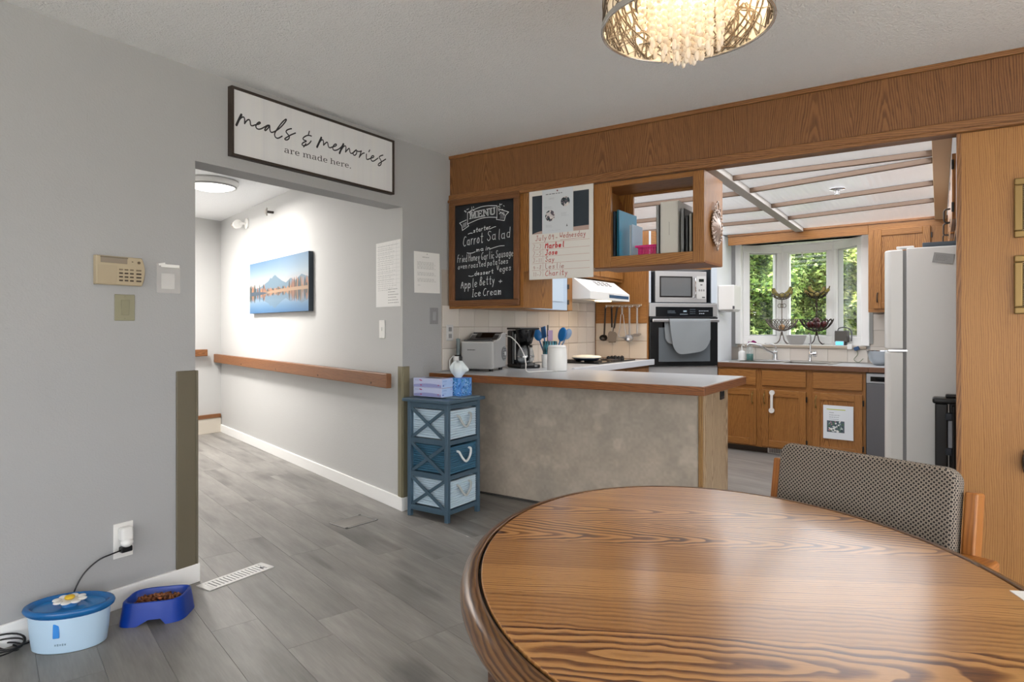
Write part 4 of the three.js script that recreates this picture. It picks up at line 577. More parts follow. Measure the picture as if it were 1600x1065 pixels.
{ // folders in the open shelf
  const fold = (label, x, w, h, dp, m, y0 = SHELF, lean = 0, d = 3.64) => one('binder', label, 'binder', [bx(w, h, 0.006, 0, h / 2, -0.003), bx(0.003, h, dp, -w / 2 + 0.0015, h / 2, -dp / 2), bx(0.003, h, dp, w / 2 - 0.0015, h / 2, -dp / 2), bx(Math.max(0.002, w - 0.008), h - 0.012, dp - 0.02, 0, h / 2, -dp / 2)], m, [x, y0, d], 0, 'folders in the open shelf');
  fold('dark navy binder at the left end of the open shelf', -1.666, 0.02, 0.285, 0.25, std('#10283a', 0.5));
  fold('green spined folder between the navy and teal binders', -1.6505, 0.008, 0.285, 0.27, std('#1c5a58', 0.5));
  fold('large bright teal binder in the open shelf', -1.641, 0.009, 0.292, 0.285, std('#1f8db4', 0.45), SHELF, 0, 3.632);
  const n = thing('notebook', 'pale blue spiral notebook in front of the teal binder', 'notebook', [-1.566, SHELF, 3.66]); obj('pages', bx(0.012, 0.195, 0.16, -0.004, 0.0975, -0.08), std('#9aa6b0', 0.6), n); obj('cover', bx(0.003, 0.2, 0.165, 0.006, 0.1, -0.082), std('#8fb0cd', 0.35), n); obj('spiral', Array.from({ length: 14 }, (_, i) => tor(0.006, 0.0014, 0.0, 0.012 + i * 0.0135, -0.166, { rx: PI / 2, n: 12, m: 5 })), M.black, n);
  const k = thing('basket', 'small bright pink plastic basket in the open shelf', 'basket', [-1.467, SHELF, 3.71]), pm = std('#d01a78', 0.4), w = 0.12, h = 0.06;
  obj('rim', [bx(w + 0.02, 0.012, 0.008, 0, h, 0.052), bx(w + 0.02, 0.012, 0.008, 0, h, -0.052), bx(0.008, 0.012, 0.1, w / 2 + 0.006, h, 0), bx(0.008, 0.012, 0.1, -w / 2 - 0.006, h, 0)], pm, k); obj('floor', bx(w - 0.02, 0.004, 0.08, 0, 0.002, 0), pm, k);
  const sl = []; for (let i = 0; i < 9; i++) for (const z of [0.044, -0.044]) sl.push(bx(0.006, h, 0.004, -w / 2 + 0.012 + i * 0.0124, h / 2, z)); for (let i = 0; i < 6; i++) for (const x of [-1, 1]) sl.push(bx(0.004, h, 0.006, x * (w / 2 - 0.004), h / 2, -0.035 + i * 0.014)); for (const z of [0.045, -0.045]) sl.push(bx(w - 0.01, 0.004, 0.005, 0, 0.02, z), bx(w - 0.01, 0.004, 0.005, 0, 0.038, z)); obj('lattice', sl, pm, k);
  fold('thin grey ring binder standing left of the wide white binder', -1.388, 0.018, 0.295, 0.24, std('#8d8f90', 0.5));
  const b = thing('binder', 'wide white binder with a small printed spine in the open shelf', 'binder', [-1.318, SHELF, 3.64], 0, 'folders in the open shelf'); obj('cover', [bx(0.108, 0.31, 0.005, 0, 0.155, -0.0025, { r: 0.002 }), bx(0.004, 0.31, 0.26, -0.052, 0.155, -0.13), bx(0.004, 0.31, 0.26, 0.052, 0.155, -0.13), bx(0.098, 0.3, 0.235, 0, 0.155, -0.125)], std('#c9c7c0', 0.45), b);
  obj('spine_label', face(0.014, 0.09, 0.0, 0.15, 0.0006), printed(64, 256, (c, W, H) => { c.fillStyle = '#c9c7c0'; c.fillRect(0, 0, W, H); c.save(); c.translate(44, 20); c.rotate(PI / 2); c.fillStyle = '#8f8d88'; for (let i = 0; i < 11; i++) c.fillRect(i * 20, 0, 13, 18); c.restore(); }), b);
  fold('grey document folder right of the wide white binder', -1.238, 0.022, 0.26, 0.22, std('#77787a', 0.5));
  fold('dark patterned folder leaning near the right end of the open shelf', -1.212, 0.016, 0.215, 0.22, std('#4a4b4d', 0.55));
  fold('pale grey magazine folder at the right end of the open shelf', -1.191, 0.018, 0.225, 0.24, std('#a3a19c', 0.5));
}
{ // silver wall ornament on the shelf end
  const t = thing('wall_ornament', 'silver filigree oval wall ornament on the end of the open shelf', 'ornament', [-1.0995, 1.795, 3.81], PI / 2), m = std('#b8a9a0', 0.35, { metalness: 0.75 });
  obj('plate', place(lat([[0, 0.03], [0.04, 0.026], [0.07, 0.014], [0.088, 0.012], [0.092, 0.008], [0.088, 0.002], [0, 0]], 0, 0, 0, { n: 48 }), 0, 0, 0, { rx: PI / 2 }), m, t);
  const b = []; for (let i = 0; i < 26; i++) { const a = i / 26 * PI * 2; b.push(sph(0.0085, 0.098 * Math.cos(a), 0.1 * Math.sin(a), 0.012, { n: 8, m: 6 })); } obj('beaded_rim', b, m, t);
  obj('crest', [tor(0.03, 0.004, 0, 0.115, 0.015), tor(0.015, 0.003, -0.045, 0.105, 0.015), tor(0.015, 0.003, 0.045, 0.105, 0.015), sph(0.009, 0, 0.148, 0.015, { n: 8, m: 6 }), tor(0.018, 0.004, 0, -0.108, 0.015), sph(0.007, 0, -0.13, 0.015, { n: 8, m: 6 })], m, t);
  obj('rays', Array.from({ length: 12 }, (_, i) => tube([[0, 0, 0.03], [0.085 * Math.cos(i * PI / 6), 0.085 * Math.sin(i * PI / 6), 0.014]], 0.0022, { straight: true, m: 5 })), m, t);
}
{ // chalkboard menu
  const t = thing('chalkboard', 'black chalkboard with a handwritten menu in a rustic brown wooden frame', 'chalkboard', [-2.617, 1.735, 3.583]), w = 0.592, h = 0.76, f = 0.043;
  obj('frame_bar', bx(w, f, 0.024, 0, h / 2 - f / 2, 0.012, { r: 0.004 }), M.frameOak, t); obj('frame_bar', bx(w, f, 0.024, 0, -h / 2 + f / 2, 0.012, { r: 0.004 }), M.frameOak, t); for (const s of [-1, 1]) obj('frame_bar', bx(f, h - 2 * f, 0.024, s * (w / 2 - f / 2), 0, 0.012, { r: 0.004, g: 'y' }), M.frameOak, t);
  obj('slate', bx(w - 2 * f, h - 2 * f, 0.008, 0, 0, 0.006), M.black, t);
  obj('chalk_writing', face(w - 2 * f, h - 2 * f, 0, 0, 0.0106), printed(1024, 1360, (c, W, H) => {
    c.fillStyle = '#0e1218'; c.fillRect(0, 0, W, H);
    for (let i = 0; i < 60; i++) { const x = hash(i, 1, 2) * W, y = hash(i, 2, 2) * H, r = 40 + 90 * hash(i, 3, 2), g = c.createRadialGradient(x, y, 0, x, y, r); g.addColorStop(0, 'rgba(70,84,96,0.13)'); g.addColorStop(1, 'rgba(70,84,96,0)'); c.fillStyle = g; c.fillRect(x - r, y - r, 2 * r, 2 * r); }
    c.strokeStyle = '#dfe2e4'; c.fillStyle = '#dfe2e4'; c.lineWidth = 7; c.lineCap = c.lineJoin = 'round';
    const px = u => u * W, py = v => v * H;
    // banner with leaves
    const bt = [[.22, .085], [.4, .045], [.55, .038], [.72, .052]], bb = [[.22, .205], [.4, .165], [.55, .155], [.72, .17]];
    c.lineWidth = 9; strokePath(c, bt.slice(0).map(p => [px(p[0]), py(p[1])])); strokePath(c, bb.map(p => [px(p[0]), py(p[1])])); strokePath(c, [[px(.22), py(.085)], [px(.22), py(.205)]]); strokePath(c, [[px(.72), py(.052)], [px(.72), py(.17)]]);
    for (const q of [[[.2, .16], [.08, .185], [.12, .215], [.13, .265], [.24, .225], [.22, .205]], [[.74, .085], [.91, .13], [.86, .16], [.84, .21], [.71, .19], [.72, .17]]]) { c.beginPath(); q.forEach((p, i) => i ? c.lineTo(px(p[0]), py(p[1])) : c.moveTo(px(p[0]), py(p[1]))); c.stroke(); }
    c.lineWidth = 5; for (let i = 0; i < 4; i++) { c.beginPath(); c.moveTo(px(.14), py(.2 + i * .012)); c.lineTo(px(.2), py(.185 + i * .012)); c.stroke(); c.beginPath(); c.moveTo(px(.77), py(.12 + i * .02)); c.lineTo(px(.84), py(.13 + i * .018)); c.stroke(); }
    for (let i = 0; i < 26; i++) { const L = i % 2, x = L ? .74 + .1 * hash(i, 1, 4) : .16 + .17 * hash(i, 1, 4), y = L ? .03 + .13 * hash(i, 2, 4) : .03 + .06 * hash(i, 2, 4); c.beginPath(); c.ellipse(px(x), py(y), 5, 13, hash(i, 3, 4) * 6, 0, 7); c.fill(); }
    c.save(); c.translate(px(.25), py(.155)); c.rotate(-0.06); c.font = 'bold 138px serif'; c.lineWidth = 5; const mw = c.measureText('MENU').width; c.scale(px(.45) / mw, 0.95); c.strokeText('MENU', 0, 0); c.globalAlpha = 0.55; c.fillText('MENU', 0, 0); c.restore();
    c.lineWidth = 8.5; hand(c, 'starter', px(.32), px(.62), py(.3), 60, { tilt: 0.1 }); strokePath(c, [[px(.23), py(.31)], [px(.27), py(.3)], [px(.305), py(.305)]]); strokePath(c, [[px(.6), py(.28)], [px(.66), py(.265)], [px(.7), py(.262)]]);
    c.lineWidth = 8; hand(c, 'Carrot', px(.14), px(.5), py(.43), 140, { tilt: 0.07 }); hand(c, 'Salad', px(.55), px(.95), py(.4), 140, { tilt: 0.06 });
    c.lineWidth = 8.5; hand(c, 'main', px(.37), px(.62), py(.5), 56, { tilt: 0.07 }); strokePath(c, [[px(.21), py(.505)], [px(.28), py(.515)], [px(.355), py(.5)]]); strokePath(c, [[px(.6), py(.485)], [px(.74), py(.46)], [px(.84), py(.462)]]);
    c.lineWidth = 6.5; hand(c, 'Fried Honey Garlic Sausage', px(.04), px(.99), py(.6), 105, { tilt: 0.04 }); hand(c, 'oven roasted potatoes', px(.05), px(.91), py(.672), 82, { tilt: 0.05 }); hand(c, 'Veges', px(.71), px(.96), py(.722), 88, { tilt: 0.05 });
    c.lineWidth = 8.5; hand(c, 'dessert', px(.34), px(.67), py(.745), 58, { tilt: 0.06 }); strokePath(c, [[px(.24), py(.745)], [px(.28), py(.755)], [px(.325), py(.745)]]);
    c.lineWidth = 8; hand(c, 'Apple', px(.1), px(.4), py(.875), 130, { tilt: 0.04 }); hand(c, 'Betty', px(.43), px(.69), py(.85), 115, { tilt: 0.04 }); hand(c, '+', px(.74), px(.83), py(.84), 90); hand(c, 'Ice Cream', px(.29), px(.8), py(.965), 105, { tilt: 0.05 });
  }, 0.55), t);
}
{ // white schedule board with a printed sheet pinned on it
  const t = thing('schedule_board', 'white schedule poster with red handwritten names beside the chalkboard', 'poster', [-2.016, 1.812, 3.584]), w = 0.468, h = 0.583;
  obj('board', bx(w, h, 0.006, 0, 0, 0.003, { r: 0.001 }), std('#d9d6d0', 0.6), t);
  obj('print', face(w - 0.002, h - 0.002, 0, 0, 0.0066), printed(1024, 1276, (c, W, H) => {
    c.fillStyle = '#dedbd6'; c.fillRect(0, 0, W, H); c.fillStyle = '#2b353f'; c.fillRect(W * .05, H * .06, W * .89, H * .43); c.fillStyle = '#b39a90'; c.beginPath(); c.moveTo(W * .05, H * .49); c.quadraticCurveTo(W * .15, H * .455, W * .3, H * .455); c.lineTo(W * .94, H * .44); c.lineTo(W * .94, H * .49); c.fill();
    c.strokeStyle = '#bb8f86'; c.lineWidth = 4; for (let i = 0; i < 5; i++) { const y = H * (.59 + i * .077); c.beginPath(); c.moveTo(W * .05, y); c.lineTo(W * .95, y); c.stroke(); } c.beginPath(); c.moveTo(W * .225, H * .6); c.lineTo(W * .225, H * .97); c.stroke();
    const row = (l, n, i, col, lw) => { const y = H * (.655 + i * .077); c.strokeStyle = '#b99a94'; c.lineWidth = 8; hand(c, l, W * .06, W * .21, y, 62); c.strokeStyle = col; c.lineWidth = lw; hand(c, n, W * .26, W * (.26 + n.length * .052), y, 72); };
    c.strokeStyle = '#a5524c'; c.lineWidth = 8; hand(c, 'July 09', W * .1, W * .41, H * .565, 72); hand(c, '-', W * .42, W * .47, H * .56, 50); hand(c, 'Wednesday', W * .49, W * .9, H * .555, 76); c.lineWidth = 4; c.beginPath(); c.moveTo(W * .5, H * .578); c.lineTo(W * .88, H * .57); c.stroke();
    row('7-3', 'Marbel', 0, '#bd2a2e', 15); row('7-5', 'Jose', 1, '#bd2f33', 13); row('3-11', 'Say', 2, '#b0554f', 9); row('4-8', 'Leslie', 3, '#a0655f', 8); row('11-7', 'Charity', 4, '#b0524e', 9);
  }, 0.6), t);
  const s = thing('paper_notice', 'white printed flyer with two round photographs pinned on the schedule poster', 'paper', [-2.034, 1.957, 3.5763]), sw = 0.228, sh = 0.285;
  obj('sheet', bx(sw, sh, 0.0012, 0, 0, 0.0006), M.white, s);
  obj('print', face(sw - 0.001, sh - 0.001, 0, 0, 0.0016), printed(512, 640, (c, W, H) => {
    c.fillStyle = '#cfd4da'; c.fillRect(0, 0, W, H); squiggles(c, 60, 70, 400, 14, 1, '#5a5f68', 10); squiggles(c, 110, 130, 120, 14, 2, '#a4a9b2', 5); squiggles(c, 40, 250, 150, 14, 3, '#aab0b8', 4); squiggles(c, 320, 360, 130, 14, 4, '#aab0b8', 4); squiggles(c, 60, 520, 120, 14, 3, '#aab0b8', 4); squiggles(c, 100, 600, 300, 14, 1, '#b3b8c0', 4);
    for (const [x, y, r] of [[385, 200, 72], [132, 385, 80]]) { c.save(); c.beginPath(); c.arc(x, y, r, 0, 7); c.clip(); c.fillStyle = '#c9c4c6'; c.fillRect(x - r, y - r, 2 * r, 2 * r); for (let i = 0; i < 26; i++) { c.fillStyle = ['#1c1f28', '#3a3f4c', '#5b5560', '#243b44', '#d9d4d2'][Math.floor(hash(i, x, 3) * 5)]; c.beginPath(); c.ellipse(x + (hash(i, 1, x) - .5) * 2 * r, y + (hash(i, 2, x) - .5) * 2 * r, 9 + 14 * hash(i, 3, x), 16 + 14 * hash(i, 4, x), hash(i, 5, x) * 3, 0, 7); c.fill(); } c.restore(); }
    c.fillStyle = '#5c6068'; c.beginPath(); c.moveTo(400, 560); c.lineTo(412, 520); c.lineTo(424, 560); c.fill();
  }, 0.6), s);
  obj('pin', sph(0.005, 0.0, 0.128, 0.003, { n: 10, m: 8 }), std('#6d2b33', 0.3), s);
}
// ---------- things on the breakfast counter ----------
const CT = 0.8955;
{
  const t = thing('ice_maker', 'grey countertop ice maker with a dark lid and round side vent', 'ice maker', [-2.775, CT, 3.805], 0.27), m = std('#9b9b9b', 0.4), w = 0.25;
  // side profile, deep along -z, cut along x
  const prof = [[0.0, 0.018], [0.0, 0.208], [-0.02, 0.214], [-0.1, 0.22], [-0.15, 0.236], [-0.185, 0.262], [-0.21, 0.268], [-0.28, 0.268], [-0.28, 0.018]];
  const s = shapeOf(prof.map(([z, y]) => [-z, y])); const g = new THREE.ExtrudeGeometry(s, { depth: w - 0.03, bevelEnabled: true, bevelSize: 0.012, bevelThickness: 0.015, bevelOffset: -0.012, bevelSegments: 3 }); g.translate(0, 0, -(w - 0.03) / 2); g.rotateY(PI / 2); g.translate(0, 0, 0.165);
  obj('body', g, m, t);
  const strip = prof.slice(1, 8).map(([z, y]) => [w / 2 - 0.004, y + 0.001, z + 0.16]); obj('trim_band', [tube([[-w / 2 + 0.004, 0.208, 0.162], [0, 0.206, 0.166], [w / 2 - 0.004, 0.208, 0.162]], 0.0042, { n: 20 }), tube(strip, 0.0042, { n: 40 })], M.lightGrey, t);
  obj('lid', [bx(w - 0.03, 0.012, 0.12, 0, 0.221, 0.085, { r: 0.005, rx: 0.05 }), bx(w - 0.03, 0.016, 0.1, 0, 0.244, -0.006, { r: 0.006, rx: 0.48 }), bx(w - 0.03, 0.01, 0.1, 0, 0.271, -0.09, { r: 0.004 })], phy('#4b4b4d', 0.15), t);
  obj('window', bx(0.14, 0.006, 0.075, 0, 0.2535, -0.009, { r: 0.004, rx: 0.48 }), M.blackGloss, t); obj('control_strip', bx(0.18, 0.004, 0.03, 0, 0.2275, 0.115, { r: 0.002 }), M.black, t);
  obj('side_vent', [cyl(0.052, 0.05, 0.008, w / 2 + 0.002, 0.12, -0.06, { rz: PI / 2, n: 32 })], std('#77787a', 0.4), t); for (let i = 0; i < 5; i++) obj('vent_slot', bx(0.003, 0.006, 0.07 - Math.abs(i - 2) * 0.013, w / 2 + 0.007, 0.084 + i * 0.018, -0.06), std('#4a4b4d', 0.5), t); obj('vent_hub', cyl(0.016, 0.014, 0.006, w / 2 + 0.009, 0.12, -0.06, { rz: PI / 2 }), M.lightGrey, t);
  for (const x of [-1, 1]) for (const z of [-1, 1]) obj('foot', cyl(0.014, 0.016, 0.019, x * 0.09, 0.0095, z * 0.1 + 0.02), M.black, t);
  obj('lettering', [0, 1, 2, 3, 4, 5, 6, 7, 8].map(i => bx(0.005, i % 3 ? 0.005 : 0.007, 0.001, -0.07 + i * 0.0068, 0.152, 0.1655)), M.black, t);
}
{
  const t = thing('coffee_maker', 'black drip coffee maker with a glass carafe on the counter', 'coffee maker', [-2.69, CT, 4.195], 1.05);
  obj('base', [bx(0.17, 0.03, 0.24, 0, 0.015, 0.0, { r: 0.01 }), cyl(0.075, 0.07, 0.012, 0.0, 0.034, 0.035)], M.black, t);
  obj('tower', bx(0.165, 0.27, 0.09, 0, 0.155, -0.08, { r: 0.014, s: 3 }), M.black, t);
  obj('brew_basket', [lat([[0, 0.185], [0.05, 0.185], [0.066, 0.24], [0.078, 0.292], [0.07, 0.3], [0, 0.3]], 0, 0, 0.03)], M.blackGloss, t); obj('lid', bx(0.172, 0.016, 0.23, 0, 0.303, -0.01, { r: 0.007 }), M.black, t); obj('water_gauge', bx(0.012, 0.2, 0.004, -0.055, 0.16, -0.034, { r: 0.002 }), M.lightGrey, t);
  obj('carafe', lat([[0, 0.042], [0.052, 0.043], [0.063, 0.06], [0.066, 0.09], [0.06, 0.13], [0.05, 0.155], [0.052, 0.168]], 0, 0, 0.035), phy('#e9edf0', 0.03, { transmission: 0.85, thickness: 0, side: THREE.DoubleSide }), t);
  obj('carafe_collar', [cyl(0.054, 0.054, 0.014, 0, 0.166, 0.035, { n: 28 }), cyl(0.054, 0.03, 0.01, 0, 0.178, 0.035)], M.black, t); obj('carafe_handle', tube([[-0.01, 0.168, 0.085], [-0.03, 0.164, 0.135], [-0.035, 0.135, 0.152], [-0.033, 0.09, 0.148], [-0.02, 0.064, 0.098]], 0.009, { n: 30 }), M.black, t);
  obj('band', cyl(0.067, 0.067, 0.01, 0, 0.088, 0.035, { n: 28, open: true }), M.chrome, t); obj('switch', bx(0.024, 0.012, 0.004, 0.045, 0.016, 0.121, { r: 0.002 }), M.grey, t);
}
{
  const t = thing('canister', 'plain white rounded plastic canister at the front of the counter', 'canister', [-2.29, CT, 4.02]); obj('body', lat([[0, 0], [0.068, 0], [0.074, 0.006], [0.0745, 0.08], [0.07, 0.15], [0.066, 0.176], [0.06, 0.184], [0, 0.186]], 0, 0, 0, { n: 40, sx: 1, sz: 0.9 }), M.whiteGloss, t); obj('lid_seam', tor(0.0675, 0.0014, 0, 0.168, 0, { rx: PI / 2, n: 40, sx: 1, sz: 0.9 }), M.lightGrey, t);
  const w = thing('cup', 'small white plastic cup between the coffee maker and the white canister', 'cup', [-2.545, CT, 4.29]); obj('cup_body', lat([[0, 0], [0.03, 0], [0.034, 0.1], [0.031, 0.1], [0.028, 0.004], [0, 0.004]]), M.whiteGloss, w); obj('rim', tor(0.0325, 0.002, 0, 0.1, 0, { rx: PI / 2 }), M.lightGrey, w);
  const c = thing('utensil_crock', 'teal patterned tall utensil crock behind the white canister', 'crock', [-2.63, CT, 4.5]); obj('pot', lat([[0, 0], [0.056, 0], [0.058, 0.005], [0.06, 0.2], [0.054, 0.2], [0.052, 0.01], [0, 0.01]]), std('#ffffff', 0.35, { map: canvasTex(512, 256, (g, W, H) => { g.fillStyle = '#4f94a4'; g.fillRect(0, 0, W, H); g.fillStyle = '#163b47'; for (let j = 0; j < 9; j++) for (let i = 0; i < 16; i++) { const x = (i + (j % 2) / 2) * 32, y = 70 + j * 15; g.beginPath(); g.moveTo(x, y - 8); g.lineTo(x + 13, y); g.lineTo(x, y + 8); g.lineTo(x - 13, y); g.fill(); } g.fillStyle = '#54606a'; g.fillRect(0, 0, W, 70); }) }), c);
  const ut = (name, label, a, tilt, head, m, hm, len = 0.2) => { const q = thing(name, label, 'utensil', [-2.63 + 0.022 * Math.cos(a), CT + 0.012, 4.5 - 0.022 * Math.sin(a)], 0, 'utensils in the teal crock'); q.rotation.set(0, a, 0); const dx = Math.sin(tilt), dy = Math.cos(tilt); obj('handle', tube([[0, 0, 0], [dx * len, dy * len, 0]], 0.006, { straight: true }), hm, q); obj('head', place(head, dx * (len + 0.045), dy * (len + 0.045), 0, {}), m, q); return q; };
  const blue = std('#1668a8', 0.35), spoon = () => place(sph(0.03, 0, 0, 0, { sx: 1, sy: 1.55, sz: 0.35 }), 0, 0, 0, { ry: 0.3 }), spat = () => bx(0.062, 0.095, 0.012, 0, 0, 0, { r: 0.006, s: 3 });
  ut('spoon', 'blue silicone spoon leaning left in the teal crock', 3.3, 0.36, place(spoon(), 0, 0, 0, { rz: -0.36, sx: 1.15, sy: 1.1 }), blue, blue, 0.21); ut('spatula', 'blue silicone spatula leaning left behind the blue spoon', 2.7, 0.2, place(spat(), 0, 0, 0, { rz: -0.2 }), blue, blue, 0.22);
  ut('spatula', 'large blue silicone spatula leaning right over the white canister', -0.2, 0.4, place(sph(0.042, 0, 0, 0, { sy: 1.4, sz: 0.3 }), 0, 0, 0, { rz: -0.4 }), blue, blue, 0.22); ut('spoon', 'pale blue spoon leaning furthest right out of the teal crock', 0.15, 0.5, place(spoon(), 0, 0, 0, { rz: -0.5 }), std('#7f99b8', 0.35), std('#7f99b8', 0.35), 0.235);
  ut('spatula', 'lilac and black slotted turner upright in the middle of the teal crock', 1.2, 0.03, place(bx(0.05, 0.085, 0.005, 0, 0, 0, { r: 0.002 }), 0, 0, 0), std('#a08aa8', 0.4), M.black, 0.19); ut('whisk', 'black handled utensil standing tallest in the teal crock', 1.7, -0.04, cyl(0.007, 0.005, 0.09), M.black, M.black, 0.23);
  const k = thing('power_cord', 'white appliance cord lying across the counter in front of the coffee maker', 'cord', [0, CT, 0]); obj('cable', tube([[-2.75, 0.25, -4.03], [-2.7, 0.24, -4.03], [-2.63, 0.19, -4.02], [-2.53, 0.115, -3.95], [-2.45, 0.06, -3.85], [-2.37, 0.006, -3.745], [-2.33, 0.006, -3.78], [-2.3, 0.006, -3.86], [-2.26, 0.006, -3.9], [-2.22, 0.006, -3.9]], 0.0042, { n: 80 }), M.white, k); obj('plug', bx(0.024, 0.02, 0.036, -2.755, 0.25, -4.032, { r: 0.004 }), M.black, k);
  const b = thing('bottle', 'dark slim bottle with a white collar behind the tissue at the counter end', 'bottle', [-2.865, CT, 3.6]); obj('body', lat([[0, 0], [0.03, 0], [0.031, 0.1], [0.02, 0.115]]), M.black, b); obj('collar', cyl(0.024, 0.022, 0.045, 0, 0.085, 0.02), M.lightGrey, b); obj('neck', lat([[0.014, 0.1], [0.013, 0.2], [0.016, 0.23], [0, 0.235]]), std('#5d686a', 0.4), b); obj('hose', tube([[-0.02, 0.11, 0.02], [-0.045, 0.08, 0.035], [-0.05, 0.02, 0.03]], 0.006, { n: 20 }), M.lightGrey, b);
  const o = thing('wall_outlet', 'white outlet on the tiles at the left end of the counter', 'outlet', [XL + 0.0085, 1.17, 3.585], PI / 2); obj('cover_plate', bx(0.075, 0.115, 0.006, 0, 0, 0.003, { r: 0.003 }), M.lightGrey, o); obj('socket', [bx(0.034, 0.03, 0.003, 0, 0.024, 0.007, { r: 0.006 }), bx(0.034, 0.03, 0.003, 0, -0.024, 0.007, { r: 0.006 })], M.grey, o);
}
// ---------- stove side ----------
{
  const t = thing('base_cabinet', 'oak base cabinet run under the cooktop along the tiled wall', 'cabinet', [0, 0, 0]); obj('carcass', bx2(XL + 0.005, -2.36, 0.0, 0.85, -5.93, -4.26, { g: 'y' }), M.cab, t); for (let i = 0; i < 3; i++) obj('door', bx2(-2.36, -2.34, 0.12, 0.82, -4.8 - i * 0.55, -4.28 - i * 0.55, { g: 'y', r: 0.003 }), M.cab, t);
  const c = thing('worktop', 'pale laminate worktop holding the black cooktop along the tiled wall', 'worktop', [0, 0, 0]); obj('laminate', bx2(XL + 0.011, -2.32, 0.852, 0.895, -5.935, -4.255, { r: 0.003 }), M.worktop, c); obj('metal_edge', bx2(-2.32, -2.295, 0.846, 0.9, -5.935, -4.3, { r: 0.004 }), std('#d2d6dc', 0.25), c);
  const k = thing('cooktop', 'black glass electric cooktop with control knobs on the pale worktop', 'cooktop', [-2.64, 0.8955, 5.3]); obj('glass', bx(0.5, 0.012, 0.78, 0, 0.006, 0, { r: 0.004 }), M.blackGloss, k); for (const [x, z, r] of [[-0.12, 0.2, 0.09], [-0.12, -0.18, 0.075], [0.1, 0.2, 0.075], [0.1, -0.16, 0.09]]) obj('burner', [tor(r, 0.005, x, 0.014, z, { rx: PI / 2 }), tor(r * 0.65, 0.005, x, 0.014, z, { rx: PI / 2 }), tor(r * 0.3, 0.005, x, 0.014, z, { rx: PI / 2 })], M.darkMetal, k);
  for (let i = 0; i < 6; i++) obj('knob', [cyl(0.021, 0.017, 0.026, 0.0 + (i % 2) * 0.07 + 0.06, 0.025, -0.2 - Math.floor(i / 2) * 0.075), bx(0.006, 0.008, 0.03, (i % 2) * 0.07 + 0.06, 0.04, -0.2 - Math.floor(i / 2) * 0.075)], M.black, k);
  const p = thing('pie_plate', 'pale round pie with a low crust on a dark dish on the cooktop', 'pie', [-2.595, 0.9155, 5.08]); obj('dish', lat([[0, 0.0], [0.09, 0], [0.13, 0.022], [0.124, 0.024], [0.088, 0.006], [0, 0.006]]), std('#31425c', 0.3), p); obj('crust', lat([[0.128, 0.024], [0.132, 0.032], [0.12, 0.04], [0.06, 0.047], [0, 0.05], [0, 0.02], [0.1, 0.012]]), std('#e2dccb', 0.7), p);
}
{
  const t = thing('range_hood', 'white range hood over the cooktop with a dark switch strip', 'range hood', [0, 0, 5.26]), prof = [[XL + 0.01, 1.45], [-2.44, 1.45], [-2.44, 1.515], [-2.6, 1.632], [XL + 0.01, 1.632]], sh = shapeOf(prof), w = 0.82;
  obj('shell', ext(sh, w, { b: 0.004, z: -w / 2 }), M.white, t);
  const a = Math.atan2(1.632 - 1.515, -0.16), vx = (f, off) => [-2.44 - 0.16 * f, 1.515 + 0.117 * f];
  for (let i = 0; i < 4; i++) { const [x, y] = vx(0.78); obj('vent_slot', [0, 1, 2].map(j => { const [xx, yy] = vx(0.62 + j * 0.12); return bx(0.012, 0.004, 0.05, xx, yy, 0.06 - i * 0.085, { rz: a + PI }); }), M.greyDark, t); }
  obj('switch_strip', bx(0.004, 0.028, 0.42, -2.439, 1.484, -0.17, { r: 0.001 }), std('#22496b', 0.25), t); obj('name_plate', bx(0.003, 0.008, 0.1, -2.4375, 1.502, 0.0), M.lightGrey, t);
  obj('filter', bx(0.3, 0.004, 0.6, -2.72, 1.449, 0), M.brushed, t); obj('lamp_lens', bx(0.09, 0.012, 0.16, -2.52, 1.446, 0.0, { r: 0.004 }), std('#ffffff', 0.5, { emissive: '#ffd9a6', emissiveIntensity: 5 }), t);
  const L = new THREE.RectAreaLight(0xffdcb0, 34, 0.09, 0.16); L.position.set(-2.52, 1.437, -5.26); L.lookAt(-2.6, 0, -5.26); scene.add(L);
  const c = thing('wall_cabinet', 'oak wall cabinet above the white range hood', 'cabinet', [0, 0, 0]); obj('carcass', bx2(XL + 0.005, -2.63, 1.655, 2.15, -5.93, -4.86, { g: 'y' }), M.cab, c); for (const i of [0, 1]) { obj('door', bx2(-2.63, -2.61, 1.68, 2.13, -5.9 + i * 0.52, -5.4 + i * 0.52, { g: 'y', r: 0.003 }), M.cab, c); }
  const d = thing('wall_cabinet', 'wall cabinet with a pale blue door between the chalkboard cabinet and the hood', 'cabinet', [0, 0, 0]); obj('carcass', bx2(XL + 0.005, -2.635, 1.345, 2.15, -4.845, -3.975, { g: 'y' }), M.cab, d); obj('door', bx2(-2.635, -2.612, 1.35, 2.15, -4.76, -3.985, { r: 0.004 }), std('#b7cbe0', 0.3), d); obj('door_panel', bx2(-2.612, -2.606, 1.42, 2.08, -4.68, -4.05, { r: 0.002 }), std('#c3d5e6', 0.3), d); obj('stile', bx2(-2.634, -2.61, 1.35, 2.15, -4.845, -4.762, { g: 'y', r: 0.002 }), M.cab, d); for (const y of [1.42, 1.55]) obj('hinge', bx(0.012, 0.04, 0.02, -2.606, y, -4.765, { r: 0.003 }), M.darkMetal, d);
}
